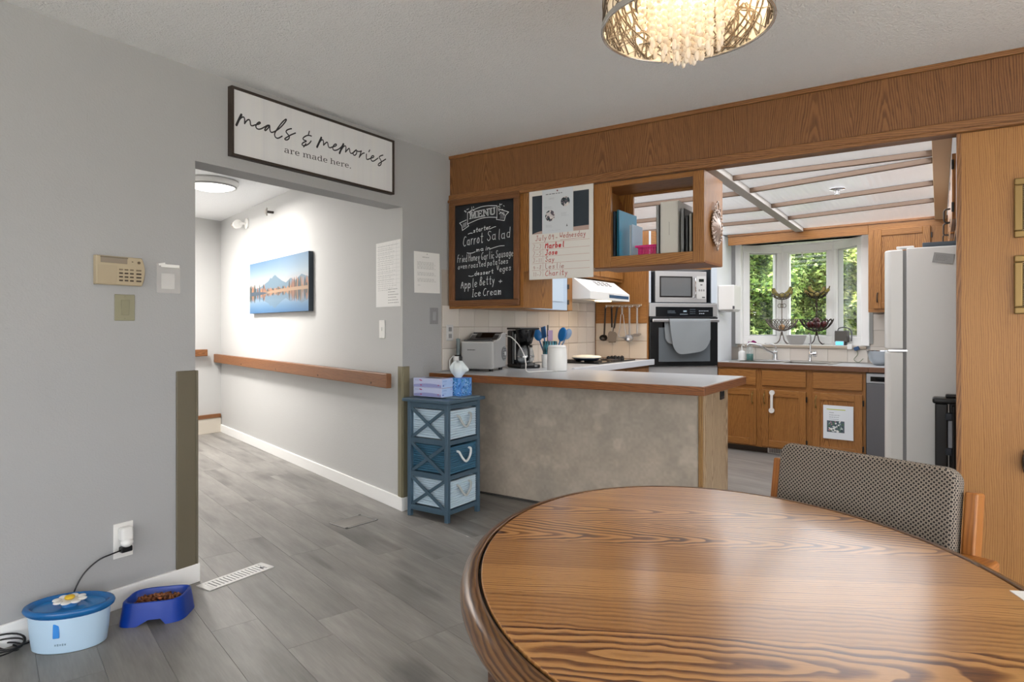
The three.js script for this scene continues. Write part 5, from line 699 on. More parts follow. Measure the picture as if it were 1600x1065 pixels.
// tall corner cabinet with oven and microwave
{
  const t = thing('oven_tower', 'tall corner cabinet housing the wall oven and the microwave', 'cabinet', [0, 0, 0]);
  const T = (u, off = 0) => [-2.366 + 0.7071 * u + 0.7071 * off, 5.94 + 0.7071 * u - 0.7071 * off];
  obj('side_panel', bx2(XL + 0.005, -2.36, 0.0, 2.15, -5.96, -5.945, { g: 'y' }), M.cab, t);
  obj('back_tile', [0, 1, 2].flatMap(i => [0, 1].map(j => bx2(XL + 0.012 + i * 0.186, XL + 0.196 + i * 0.186 - (i === 2 ? 0.003 : 0), 0.9 + j * 0.175, 1.073 + j * 0.175, -5.945, -5.938, { r: 0.002, s: 1 }))), phy('#cdbfae', 0.25), t);
  obj('hook_board', bx2(XL + 0.02, -2.372, 1.25, 1.452, -5.945, -5.93, { g: 'x' }), M.cab, t); obj('edge_strip', bx2(-2.372, -2.358, 0.0, 2.15, -5.95, -5.934, { g: 'y' }), M.cab, t);
  obj('right_panel', bx2(-1.862, -1.846, 0.0, 2.15, -7.0, -6.46), std('#dfe2e6', 0.45), t);
  const f = new THREE.Group(); f.name = 'face_frame'; f.position.set(-2.366, 0, -5.94); f.rotation.y = PI / 4; t.add(f); const fm = std('#c9d3dd', 0.35);
  obj('stile', bx2(0.0, 0.032, 1.45, 2.15, -0.02, 0.0), fm, f); obj('stile', bx2(0.674, 0.735, 1.45, 2.15, -0.02, 0), fm, f); obj('rail', bx2(0, 0.735, 1.785, 2.15, -0.021, -0.001), M.cab, f); obj('niche', [bx2(0.032, 0.036, 1.452, 1.785, -0.4, -0.01), bx2(0.67, 0.674, 1.452, 1.785, -0.4, -0.01), bx2(0.032, 0.674, 1.445, 1.453, -0.4, 0.004), bx2(0.032, 0.674, 1.452, 1.785, -0.404, -0.4)], std('#2a3138', 0.6), f);
  obj('drawer_front', bx2(0.004, 0.731, 0.42, 0.822, -0.016, 0.004, { r: 0.003 }), std('#a6a8aa', 0.35), f); obj('drawer_front', bx2(0.004, 0.731, 0.1, 0.41, -0.016, 0.004, { r: 0.003 }), std('#a6a8aa', 0.35), f);
  const o = thing('wall_oven', 'black and stainless built-in wall oven with a towel on its handle', 'oven', [-2.366, 0, 5.94], PI / 4);
  obj('housing', bx2(0.01, 0.725, 0.83, 1.44, -0.5, 0.0), M.greyDark, o); obj('control_panel', bx2(0.006, 0.729, 1.315, 1.444, 0, 0.022, { r: 0.003 }), M.brushed, o);
  obj('display', face(0.608, 0.094, 0.376, 1.362, 0.0226), std('#ffffff', 0.08, { map: canvasTex(1024, 160, (c, W, H) => { c.fillStyle = '#0b0f14'; c.fillRect(0, 0, W, H); c.fillStyle = '#9fb4c0'; c.fillRect(490, 60, 60, 24); for (let r = 0; r < 3; r++) for (let k = 0; k < 4; k++) { c.fillStyle = '#5c6871'; c.fillRect(610 + k * 26, 36 + r * 34, 14, 12); } for (let k = 0; k < 6; k++) { c.fillStyle = '#b8c2c8'; c.fillRect(770 + k * 30, 60, 18, 12); } for (let k = 0; k < 3; k++) c.fillRect(775 + k * 34, 104, 22, 12); squiggles(c, 210, 66, 160, 18, 3, '#77838c', 7); squiggles(c, 430, 116, 180, 14, 2, '#87939b', 7); }) }), o);
  obj('door', bx2(0.006, 0.729, 0.83, 1.308, 0, 0.03, { r: 0.004 }), M.blackGloss, o); obj('door_glass', bx2(0.1, 0.645, 0.872, 1.205, 0.03, 0.0315), phy('#5f666c', 0.06), o); obj('handle', [bx2(0.015, 0.72, 1.258, 1.29, 0.062, 0.082, { r: 0.008 }), bx2(0.05, 0.08, 1.262, 1.286, 0.028, 0.064), bx2(0.655, 0.685, 1.262, 1.286, 0.028, 0.064)], M.steel, o);
  const m = thing('microwave', 'stainless microwave oven in the dark niche above the wall oven', 'microwave', [-2.366, 1.4535, 5.94], PI / 4);
  obj('case', bx2(0.079, 0.624, 0.0, 0.305, -0.36, -0.02, { r: 0.004 }), M.greyDark, m); obj('front', bx2(0.079, 0.624, 0.0, 0.307, -0.022, -0.002, { r: 0.003 }), M.brushed, m); obj('window', bx2(0.124, 0.472, 0.05, 0.258, -0.004, -0.0008, { r: 0.001 }), M.black, m); obj('window_glass', bx2(0.138, 0.455, 0.064, 0.244, -0.002, 0.0), phy('#6d7072', 0.08), m);
  obj('handle', tube([[0.49, 0.05, -0.003], [0.492, 0.06, 0.022], [0.492, 0.15, 0.028], [0.492, 0.235, 0.022], [0.49, 0.246, -0.003]], 0.007, { n: 24 }), M.chrome, m); obj('keypad', bx2(0.518, 0.618, 0.036, 0.262, -0.003, 0.0, { r: 0.001 }), std('#c9c9c7', 0.4), m); obj('display', bx2(0.54, 0.594, 0.205, 0.235, -0.001, 0.0008), std('#222c2a', 0.2), m);
  for (let i = 0; i < 3; i++) obj('button', bx(0.014, 0.02, 0.002, 0.545 + i * 0.024, 0.122, 0.0008), std('#8c8c8b', 0.5), m); obj('button', bx(0.022, 0.01, 0.002, 0.567, 0.176, 0.0008), M.greyDark, m); obj('button', bx(0.03, 0.012, 0.002, 0.59, 0.052, 0.0008), M.greyDark, m);
  // towel over the oven handle
  const tw = [], ti = [], nu = 26, nv = 30; const L0 = 0.29;
  for (let j = 0; j <= nv; j++) for (let i = 0; i <= nu; i++) { const u = i / nu, s = (j / nv - 0.42) * 0.62; let y, z; const bend = 0.026; if (Math.abs(s) < bend) { const a = s / bend * PI / 2; y = 1.29 + 0.004 + 0.014 * (Math.cos(a) - 1) * 0.9; z = 0.072 + 0.019 * Math.sin(a); } else { y = 1.28 - (Math.abs(s) - bend) ; z = 0.072 + Math.sign(s) * (0.019 + (s > 0 ? 0.004 : -0.01) * Math.min(1, (Math.abs(s) - bend) * 6)); }
    const back = s < 0; const lo = (back ? -0.035 : 0.0), taper = back ? 0.55 : 1; let x = 0.185 + u * 0.43 * taper + lo; const hang = Math.max(0, Math.abs(s) - bend); x += (back ? 0.03 : 0.09) * hang * (1 - u); const round = Math.pow(Math.abs(2 * u - 1), 5); if (hang > 0.12) y += round * (hang - 0.12) * 0.5; if (!back) y += 0.16 * hang * (u - 0.3); z += 0.004 * Math.sin(u * 9 + s * 8) * Math.min(1, hang * 8) * (back ? 0.2 : 1); tw.push(x, y, z + (back ? -0.004 : 0.003)); }
  for (let j = 0; j < nv; j++) for (let i = 0; i < nu; i++) { const a = j * (nu + 1) + i; ti.push(a, a + 1, a + nu + 1, a + 1, a + nu + 2, a + nu + 1); }
  const tg = new THREE.BufferGeometry(); tg.setAttribute('position', new THREE.Float32BufferAttribute(tw, 3)); tg.setIndex(ti); tg.computeVertexNormals();
  one('dish_towel', 'grey quilted oven mitt towel folded over the oven door handle', 'towel', tg, std('#868c90', 0.85, { side: THREE.DoubleSide }), [-2.366, 0, 5.94], PI / 4);
}
// hanging utensils on the board beside the oven
{
  const r = thing('utensil_rack', 'short chrome rail with hooks on the orange board beside the oven', 'rack', [-2.612, 1.425, 5.93]); obj('bar', [bx(0.39, 0.022, 0.008, 0, 0, 0.016, { r: 0.003 }), bx(0.02, 0.02, 0.016, -0.16, 0, 0.006), bx(0.02, 0.02, 0.016, 0.16, 0, 0.006)], std('#d5c3ac', 0.25, { metalness: 0.9 }), r);
  for (let i = 0; i < 6; i++) obj('hook', tube([[-0.18 + i * 0.07, 0.0, 0.02], [-0.18 + i * 0.07, -0.016, 0.026], [-0.18 + i * 0.07, -0.02, 0.04], [-0.18 + i * 0.07, -0.008, 0.046]], 0.0028, { n: 14 }), M.chrome, r);
  const hang = (name, label, x, len, hm, build, lean = 0) => { const q = thing(name, label, 'utensil', [x, 1.405, 5.888], 0, 'utensils on the chrome rail'); q.rotation.z = lean; obj('handle', [tor(0.009, 0.003, 0, 0.0, 0, { n: 16 }), bx(0.018, len, 0.007, 0, -0.009 - len / 2, 0, { r: 0.0028 })], hm, q); for (const [n, g, m] of build(-0.009 - len)) obj(n, g, m, q); };
  const cup = (y, m, r0 = 0.042) => [['bowl', place(norm(new THREE.SphereGeometry(r0, 22, 12, 0, PI * 2, PI / 2, PI / 2)), 0, y - 0.02, 0.02, { rx: 1.0, sz: 0.8 }), m]];
  M.steel.side = THREE.DoubleSide; M.darkMetal.side = THREE.DoubleSide;
  hang('ladle', 'dark ladle hanging leftmost on the chrome rail', -2.795, 0.27, M.darkMetal, y => cup(y, M.darkMetal), -0.05);
  hang('spatula', 'black handled slotted spatula hanging second on the chrome rail', -2.728, 0.19, M.black, y => [['neck', bx(0.008, 0.07, 0.004, 0, y - 0.03, 0), M.steel], ['blade', ext([[-0.02, 0], [0.02, 0], [0.038, -0.1], [-0.038, -0.1]], 0.003, { y: y - 0.05 }), std('#84796c', 0.35, { metalness: 0.8 })]], 0.02);
  hang('turner', 'dark wide turner hanging third on the chrome rail', -2.668, 0.2, M.darkMetal, y => [['neck', bx(0.009, 0.06, 0.004, 0, y - 0.02, 0.012), M.darkMetal], ['blade', ext(rrect(0.095, 0.105, 0.03), 0.004, { y: y - 0.085, z: 0.012 }), std('#8a8178', 0.45, { metalness: 0.5 })]], -0.16);
  hang('masher', 'steel potato masher with a bent wire foot hanging on the chrome rail', -2.615, 0.06, M.steel, y => [['wire', [tube([[-0.012, y, 0], [-0.022, y - 0.12, 0], [-0.032, y - 0.22, 0], [0.035, y - 0.225, 0], [0.026, y - 0.12, 0], [0.012, y, 0]], 0.004, { n: 50 }), bx(0.07, 0.006, 0.03, 0, y - 0.225, 0, { r: 0.002 })], M.steel]]);
  hang('ladle', 'bright steel round ladle hanging second from the right on the chrome rail', -2.536, 0.27, M.steel, y => cup(y, M.steel, 0.048));
  hang('skimmer', 'steel skimmer with a flat edge hanging rightmost on the chrome rail', -2.456, 0.25, M.steel, y => [['disc', place(lat([[0, -0.012], [0.03, -0.01], [0.048, 0], [0.046, 0.002], [0.028, -0.006], [0, -0.008]]), 0, y - 0.01, 0.02, { rx: 0.25 }), M.steel]]);
}
// ---------- sink run ----------
{
  const t = thingS('sink_cabinet', 'worn brown oak sink cabinet with three drawers over three doors', 'cabinet', 0, 0, 0);
  obj('carcass', bx2(0.0, 1.32, 0.06, 0.68, -0.6, -0.045), M.cab, t); obj('toe_kick', bx2(0.0, 1.32, 0.0, 0.06, -0.6, -0.085), std('#4b423a', 0.7), t);
  obj('face_frame', [bx2(0, 1.32, 0.06, 0.082, -0.045, -0.022, { g: 'x' }), bx2(0, 1.32, 0.795, 0.82, -0.045, -0.022, { g: 'x' }), bx2(0, 1.32, 0.61, 0.655, -0.045, -0.022, { g: 'x' }), ...[[0, 0.02], [0.375, 0.445], [0.83, 0.9], [1.29, 1.32]].map(([a, b]) => bx2(a, b, 0.06, 0.82, -0.0452, -0.0218, { g: 'y' }))], M.cab, t);
  [[0.012, 0.383], [0.437, 0.835], [0.892, 1.298]].forEach(([a, b], i) => {
    const dr = obj('drawer', bx2(a, b, 0.652, 0.8, -0.022, 0.0, { r: 0.006, s: 3, g: 'x' }), M.cab, t);
    const d = new THREE.Group(); d.name = 'door'; d.position.set(a, 0.074, 0); t.add(d); const w = b - a, h = 0.54, s = 0.062;
    const cs = M.cab; obj('stile', bx2(0, s, 0, h, -0.021, 0, { g: 'y', r: 0.004 }), cs, d); obj('stile', bx2(w - s, w, 0, h, -0.021, 0, { g: 'y', r: 0.004 }), cs, d); obj('rail', bx2(s, w - s, 0, s, -0.021, -0.0004, { g: 'x', r: 0.004 }), cs, d); obj('rail', bx2(s, w - s, h - s, h, -0.021, -0.0004, { g: 'x', r: 0.004 }), cs, d); obj('panel', bx2(s, w - s, s, h - s, -0.018, -0.011, { g: 'y' }), M.cab, d);
    const hx = i === 0 ? w - 0.03 : 0.03; obj('handle', [tube([[hx, h - 0.13, 0], [hx, h - 0.125, 0.022], [hx, h - 0.085, 0.026], [hx, h - 0.045, 0.022], [hx, h - 0.04, 0]], 0.005, { n: 24 }), bx(0.012, 0.03, 0.003, hx, h - 0.135, 0.001), bx(0.012, 0.03, 0.003, hx, h - 0.035, 0.001)], M.brass, d);
    for (const y of [0.07, h - 0.07]) obj('hinge', bx(0.012, 0.05, 0.01, i === 0 ? -0.004 : w + 0.006, y, -0.002, { r: 0.002 }), M.black, d);
  });
  const c = thingS('worktop', 'pale grey laminate worktop around the steel sink under the bay window', 'worktop', 0, 0, 0);
  obj('laminate', [bx2(0.002, 0.11, 0.825, 0.865, -0.608, -0.004), bx2(1.01, 2.2, 0.825, 0.865, -0.608, -0.004), bx2(0.11, 1.01, 0.825, 0.865, -0.608, -0.53), bx2(0.11, 1.01, 0.825, 0.865, -0.055, -0.004)], M.sinkTop, c); obj('wood_edge', bx2(0.002, 1.345, 0.818, 0.862, -0.0042, 0.014, { r: 0.003, g: 'x' }), M.edgeDark, c); obj('wood_edge', bx2(1.346, 2.2, 0.818, 0.862, -0.0042, 0.014, { r: 0.003, g: 'x' }), M.edgeDark, c);
  const k = thingS('kitchen_sink', 'stainless double bowl kitchen sink set into the worktop under the window', 'sink', 0.56, 0.865, 0.29);
  const rim = rrect(0.93, 0.5, 0.03); for (const s of [-1, 1]) { const hole = rrect(0.38, 0.36, 0.05, s * 0.215, -0.045); rim.holes.push(new THREE.Path(hole.getPoints(8))); }
  obj('rim', place(ext(rim, 0.006, { b: 0.002 }), 0, 0, 0, { rx: -PI / 2 }), std('#b4b2ae', 0.3, { metalness: 0.9 }), k);
  for (const s of [-1, 1]) { const x = s * 0.215, z = 0.045; obj('basin', [bx2(x - 0.195, x - 0.19, -0.17, 0.0, z - 0.18, z + 0.18), bx2(x + 0.19, x + 0.195, -0.17, 0.0, z - 0.18, z + 0.18), bx2(x - 0.19, x + 0.19, -0.17, 0, z - 0.185, z - 0.18), bx2(x - 0.19, x + 0.19, -0.17, 0, z + 0.18, z + 0.185), bx2(x - 0.195, x + 0.195, -0.176, -0.17, z - 0.185, z + 0.185)], std('#a8a5a0', 0.35, { metalness: 0.9 }), k); obj('drain', cyl(0.04, 0.04, 0.004, x, -0.167, z), M.darkMetal, k); }
  const f = thingS('faucet', 'chrome kitchen faucet with a long low spout reaching left over the sink', 'faucet', 0.415, 0.871, 0.5);
  obj('base', [lat([[0, 0], [0.028, 0], [0.027, 0.012], [0.022, 0.02], [0.021, 0.085], [0.024, 0.09], [0, 0.105]])], M.chrome, f); obj('spout', tube([[0, 0.06, 0.0], [-0.06, 0.1, 0.04], [-0.14, 0.155, 0.09], [-0.22, 0.17, 0.13], [-0.24, 0.15, 0.14]], 0.012, { n: 40, m: 10 }), M.chrome, f); obj('lever', tube([[0, 0.095, 0], [0.0, 0.14, -0.005], [-0.04, 0.165, 0.02], [-0.09, 0.172, 0.05]], 0.006, { n: 30 }), M.chrome, f); obj('deck_plate', bx(0.26, 0.006, 0.055, 0.02, 0.003, 0, { r: 0.002 }), M.chrome, f);
  const g = thingS('faucet', 'tall chrome filter tap with a round knob right of the kitchen faucet', 'faucet', 0.745, 0.871, 0.5);
  obj('stand', [lat([[0, 0], [0.02, 0], [0.019, 0.01], [0.014, 0.014], [0.014, 0.1], [0, 0.104]])], M.chrome, g); obj('neck', tube([[0, 0.1, 0], [0.004, 0.2, 0], [0.004, 0.255, 0.01], [-0.004, 0.28, 0.04]], 0.008, { n: 30 }), M.chrome, g); obj('knob', [cyl(0.028, 0.024, 0.034, 0.045, 0.075, 0.005, { rz: PI / 2 }), cyl(0.01, 0.01, 0.03, 0.02, 0.075, 0.005, { rz: PI / 2 })], M.chrome, g);
  const L = thingS('cabinet_lock', 'white plastic strap lock on the middle sink cabinet door', 'lock', 0.536, 0.505, 0); obj('pad', [cyl(0.024, 0.024, 0.014, 0.0, 0.085, 0.0075, { rx: PI / 2 }), cyl(0.025, 0.025, 0.014, -0.004, -0.083, 0.0075, { rx: PI / 2 })], M.whiteGloss, L); obj('strap', bx(0.024, 0.15, 0.008, -0.002, 0, 0.012, { r: 0.003 }), M.white, L);
  paper(thingS('paper_notice', 'white printed sheet with a food photograph on the right sink cabinet door', 'paper', 1.105, 0.36, 0.0, 0), 0.245, 0.3, 256, 320, (q, W, H) => { q.fillStyle = '#b7c44e'; q.fillRect(30, 34, 160, 8); squiggles(q, 52, 70, 60, 14, 1, '#59606c', 4); squiggles(q, 52, 92, 130, 20, 4, '#6b7280', 4); q.fillStyle = '#51606a'; q.fillRect(32, 146, 150, 110); for (let i = 0; i < 46; i++) { q.fillStyle = ['#c9d2d4', '#8fa3a0', '#33444c', '#b58a90', '#e2e6e4', '#4d6b58'][Math.floor(hash(i, 1, 7) * 6)]; q.beginPath(); q.ellipse(40 + hash(i, 2, 7) * 134, 152 + hash(i, 3, 7) * 98, 5 + 9 * hash(i, 4, 7), 4 + 7 * hash(i, 5, 7), hash(i, 6, 7) * 3, 0, 7); q.fill(); } }, { bg: '#dfe6ec' });
  const v = thingS('toe_vent', 'white slotted heat vent in the toe kick under the sink cabinet', 'vent', 0.6, 0.03, 0.083); obj('frame', [bx(0.26, 0.006, 0.006, 0, 0.026, 0.003), bx(0.26, 0.006, 0.006, 0, -0.026, 0.003), bx(0.012, 0.058, 0.006, -0.124, 0, 0.003), bx(0.012, 0.058, 0.006, 0.124, 0, 0.003)], M.white, v); obj('duct', bx(0.24, 0.048, 0.001, 0, 0, 0.0006), M.black, v); for (let i = 0; i < 15; i++) obj('slat', bx(0.007, 0.048, 0.004, -0.108 + i * 0.0155, 0, 0.003), M.white, v);
  const d = thingS('dishwasher', 'dark grey dishwasher with a black control strip right of the sink cabinet', 'dishwasher', 0, 0, 0); obj('tub', bx2(1.325, 1.92, 0.04, 0.815, -0.58, -0.025), M.greyDark, d); obj('door', bx2(1.327, 1.918, 0.06, 0.722, -0.025, 0.0, { r: 0.004 }), std('#66666a', 0.4, { metalness: 0.5 }), d); obj('control_panel', bx2(1.327, 1.918, 0.725, 0.808, -0.025, 0.002, { r: 0.004 }), std('#a5a8ac', 0.35, { metalness: 0.6 }), d); obj('display', bx2(1.36, 1.7, 0.74, 0.783, 0.0, 0.0028), M.blackGloss, d); obj('toe_panel', bx2(1.33, 1.915, 0, 0.055, -0.1, -0.08), M.black, d);
}
// valance and wall cabinet over the window
{
  const t = thingS('window_valance', 'long light oak valance board above the kitchen bay window', 'valance', 0, 0, 0); obj('board', bx2(0.0, 1.288, 2.053, 2.158, -0.322, -0.3, { g: 'x', r: 0.002 }), M.cab, t); obj('moulding', bx2(0.0, 1.9, 2.14, 2.162, -0.3, -0.288, { g: 'x', r: 0.003 }), M.bulkTrim, t);
  const c = thingS('wall_cabinet', 'light oak wall cabinet right of the bay window behind the fridge', 'cabinet', 0, 0, 0); obj('carcass', bx2(1.29, 2.19, 1.345, 2.13, -0.615, -0.32, { g: 'y' }), M.cab, c); obj('face_frame', [bx2(1.29, 2.19, 2.08, 2.138, -0.322, -0.3, { g: 'x' }), bx2(1.29, 2.19, 1.345, 1.38, -0.322, -0.3, { g: 'x' }), bx2(1.29, 1.345, 1.38, 2.08, -0.322, -0.3, { g: 'y' }), bx2(1.76, 2.19, 1.38, 2.08, -0.322, -0.3, { g: 'y' })], M.cab, c);
  const d = new THREE.Group(); d.name = 'door'; d.position.set(1.338, 1.375, -0.3); c.add(d); const w = 0.43, h = 0.71, s = 0.058; obj('stile', bx2(0, s, 0, h, 0, 0.02, { g: 'y', r: 0.004 }), M.cab, d); obj('stile', bx2(w - s, w, 0, h, 0, 0.02, { g: 'y', r: 0.004 }), M.cab, d); obj('rail', bx2(s, w - s, 0, s, 0, 0.0196, { r: 0.004 }), M.cab, d); obj('rail', bx2(s, w - s, h - s, h, 0, 0.0196, { r: 0.004 }), M.cab, d); obj('panel', bx2(s, w - s, s, h - s, 0.002, 0.009, { g: 'y' }), M.cab, d); obj('handle', tube([[0.03, 0.06, 0.02], [0.03, 0.065, 0.042], [0.03, 0.1, 0.046], [0.03, 0.135, 0.042], [0.03, 0.14, 0.02]], 0.005, { n: 24 }), M.darkMetal, d); for (const y of [0.1, h - 0.08]) obj('hinge', bx(0.012, 0.045, 0.01, w + 0.006, y, 0.006, { r: 0.002 }), M.darkMetal, d);
  const r = thing('wall_cabinet', 'oak wall cabinet above the fridge seen edge on with dark hinges', 'cabinet', [0, 0, 0]); obj('carcass', bx2(0.1, 0.455, 1.75, 2.15, -6.0, -3.75, { g: 'y' }), M.cab, r); obj('face_frame', bx2(0.078, 0.1, 1.74, 2.155, -6.0, -3.75, { g: 'z' }), M.cab, r); for (let i = 0; i < 3; i++) { const z = -4.3 - i * 0.62; obj('door', bx2(0.056, 0.0775, 1.77, 2.11, z - 0.27, z + 0.27, { r: 0.004, g: 'y' }), M.cab, r); for (const y of [1.83, 2.05]) obj('hinge', bx(0.012, 0.05, 0.014, 0.06, y, z + 0.285, { r: 0.003 }), M.black, r); obj('handle', tube([[0.056, 1.82, z - 0.23], [0.03, 1.825, z - 0.23], [0.026, 1.86, z - 0.23], [0.03, 1.895, z - 0.23], [0.056, 1.9, z - 0.23]], 0.005, { n: 20 }), M.darkMetal, r); }
}
// dispenser and bottles
{
  const t = thing('towel_dispenser', 'white paper towel dispenser on the side of the oven cabinet', 'dispenser', [-1.8455, 1.505, 6.62], 0); obj('case', bx(0.16, 0.25, 0.26, 0.08, 0, 0, { r: 0.012, s: 3 }), M.white, t); obj('lower_lip', bx(0.14, 0.02, 0.2, 0.08, -0.13, 0.0, { r: 0.006 }), M.lightGrey, t); obj('lock', bx(0.02, 0.03, 0.004, 0.155, -0.1, 0.131, { r: 0.002 }), M.greyDark, t);
  const p = thingS('soap_bottle', 'white pump soap bottle beside the oven cabinet', 'bottle', 0.115, 0.866, 0.38); obj('bottle_body', lat([[0, 0], [0.033, 0], [0.035, 0.005], [0.035, 0.085], [0.028, 0.097], [0.012, 0.1], [0.012, 0.108], [0, 0.108]]), M.whiteGloss, p); obj('pump', [cyl(0.006, 0.006, 0.05, 0, 0.13, 0), tube([[0, 0.155, 0], [0.02, 0.157, 0.015], [0.035, 0.15, 0.025]], 0.005, { n: 12 })], M.white, p);
  const s = thingS('soap_bottle', 'clear bottle with teal green liquid right of the white pump bottle', 'bottle', 0.19, 0.866, 0.4); obj('liquid', lat([[0, 0.002], [0.033, 0.002], [0.034, 0.07], [0, 0.07]]), phy('#0d6e66', 0.1), s); obj('bottle_body', lat([[0, 0], [0.035, 0], [0.036, 0.07], [0.034, 0.11], [0.02, 0.15], [0.012, 0.17], [0.012, 0.2]]), phy('#f2f6f6', 0.05, { transmission: 0.9, thickness: 0, side: THREE.DoubleSide }), s); obj('cap', cyl(0.014, 0.012, 0.03, 0, 0.21, 0), M.white, s);
}
// ---------- window sill ----------
const SILL = 1.0305;
{
  const stand = (label, a, b, dark) => {
    const t = thingS('fruit_stand', label, 'fruit stand', a, SILL, b, 0, 'fruit stands on the window sill'), m = std(dark ? '#3a2f2a' : '#6f655e', 0.4, { metalness: 0.8 });
    obj('stem', [cyl(0.005, 0.005, 0.4, 0, 0.29, 0, { n: 10 }), sph(0.012, 0, 0.12, 0, { n: 10, m: 8 })], m, t);
    for (let i = 0; i < 4; i++) { const c = Math.cos(i * PI / 2 + 0.6), s = Math.sin(i * PI / 2 + 0.6); obj('foot', tube([[0, 0.13, 0], [0.018 * c, 0.09, 0.018 * s], [0.035 * c, 0.04, 0.035 * s], [0.08 * c, 0.006, 0.08 * s], [0.095 * c, 0.01, 0.095 * s]], 0.004, { n: 24, m: 6 }), m, t); }
    const loops = (y0, y1, r0, r1, n) => Array.from({ length: n }, (_, i) => { const A0 = i / n * PI * 2, w = PI / n * 1.25, q = (r, y, a) => [r * Math.cos(a), y, r * Math.sin(a)]; return tube([q(r0, y0, A0), q(r0 + (r1 - r0) * 0.5, y0 + (y1 - y0) * 0.22, A0 - w * 0.75), q(r0 + (r1 - r0) * 0.85, y0 + (y1 - y0) * 0.65, A0 - w), q(r1, y1, A0), q(r0 + (r1 - r0) * 0.85, y0 + (y1 - y0) * 0.65, A0 + w), q(r0 + (r1 - r0) * 0.5, y0 + (y1 - y0) * 0.22, A0 + w * 0.75), q(r0, y0, A0)], 0.004, { n: 40, m: 5 }); });
    obj('lower_basket', [...loops(0.14, 0.262, 0.03, 0.16, 16), tor(0.03, 0.004, 0, 0.14, 0, { rx: PI / 2 }), tor(0.1, 0.003, 0, 0.175, 0, { rx: PI / 2 })], m, t);
    obj('scroll', [tor(0.02, 0.003, -0.022, 0.405, 0, { n: 24 }), tor(0.02, 0.003, 0.022, 0.405, 0, { n: 24 }), tor(0.02, 0.003, 0, 0.405, -0.022, { n: 24, ry: PI / 2 }), tor(0.02, 0.003, 0, 0.405, 0.022, { n: 24, ry: PI / 2 })], m, t);
    obj('upper_basket', [...loops(0.47, 0.535, 0.015, 0.105, 10), tor(0.055, 0.003, 0, 0.49, 0, { rx: PI / 2 })], m, t); return t;
  };
  const b = 0.78, La = 0.395, Ra = 0.735; stand('grey wire two tier fruit stand on the left of the window sill', La, b, false); stand('dark wire two tier fruit stand on the sill behind the tall filter tap', Ra, b, true);
  const banana = (label, a, flip, n) => { const t = thingS('banana', label, 'banana', a + 0.006 * n, SILL + 0.505 + 0.012 * n, b + 0.03 * (n - 0.5), 0, 'bananas in the fruit stands'); const q = [], r = 0.1; for (let i = 0; i <= 8; i++) { const th = -PI * 0.92 + i / 8 * PI * 0.75; q.push([flip * (r * Math.cos(th) + 0.02), r * Math.sin(th) + 0.1, 0]); } obj('fruit', tube(q, 0.016, { n: 30, m: 8 }), std(n ? '#94863f' : '#8c7c40', 0.5), t); const e = q[8], s = q[0]; obj('stem', [tube([e, [e[0] + flip * 0.008, e[1] + 0.03, 0]], 0.006, { n: 4 }), sph(0.014, s[0], s[1], 0, { n: 8, m: 6 })], std('#5a4a22', 0.6), t); };
  banana('yellow green banana lying low in the left fruit stand', La, 1, 0); banana('second banana curving up at the right in the left fruit stand', La, -1, 1); banana('yellow banana lying low in the right fruit stand', Ra, -1, 0); banana('second banana curving up at the left in the right fruit stand', Ra, 1, 1);
  const apple = (label, x, y, z, r, col) => { const t = thingS('apple', label, 'apple', Ra + x, SILL + y, b - z, 0, 'apples in the right fruit stand'); obj('fruit', lat([[0, -0.8], [0.35, -0.95], [0.75, -0.65], [1, 0], [0.9, 0.55], [0.5, 0.85], [0.15, 0.78], [0, 0.66]].map(p => [p[0] * r, p[1] * r]), 0, 0, 0, { n: 20 }), std(col, 0.3), t); obj('stalk', cyl(0.002, 0.002, 0.016, 0, r * 0.8, 0, { n: 6 }), M.darkWood, t); };
  const spots = [[-0.05, 0.205, 0.04], [0.02, 0.2, 0.06], [0.07, 0.207, 0.0], [-0.06, 0.207, -0.03], [0.015, 0.203, -0.06], [0.0, 0.243, 0.0]], words = ['at the front left', 'at the front', 'at the right', 'at the back left', 'at the back', 'on top of the heap']; spots.forEach(([x, y, z], i) => apple('dark red apple ' + words[i] + ' in the right fruit stand', x, y, z, 0.036, i % 2 ? '#4a1418' : '#5c1a1c'));
  const on = thingS('onion', 'small tan onion in the lower basket of the left fruit stand', 'onion', La + 0.01, SILL + 0.178, b - 0.03); obj('bulb', lat([[0, -0.03], [0.02, -0.027], [0.034, -0.004], [0.026, 0.02], [0.006, 0.03], [0, 0.042]]), std('#b98d5c', 0.5), on);
  one('mixing_bowl', 'grey flared bowl on the window sill between the two fruit stands', 'bowl', lat([[0, 0], [0.06, 0], [0.065, 0.004], [0.085, 0.05], [0.1, 0.095], [0.096, 0.095], [0.08, 0.05], [0.06, 0.008], [0, 0.008]]), std('#a5a3a1', 0.4, { side: THREE.DoubleSide }), sPos(0.555, SILL, 0.72), -SA);
  const cl = []; { const g = new THREE.SphereGeometry(1, 22, 12); const p = g.attributes.position; for (let i = 0; i < p.count; i++) { const x = p.getX(i), y = p.getY(i), z = p.getZ(i), n = 1 + 0.25 * Math.sin(x * 5 + z * 3) * Math.cos(z * 6); p.setXYZ(i, x * 0.06 * n, Math.max(0, (y * 0.5 + 0.45) * 0.035 * n), z * 0.04 * n); } g.computeVertexNormals(); cl.push(norm(g)); }
  one('cloth', 'crumpled magenta cloth on the window sill at the left pane', 'cloth', cl, std('#8a1f66', 0.85), sPos(0.09, SILL, 0.72));
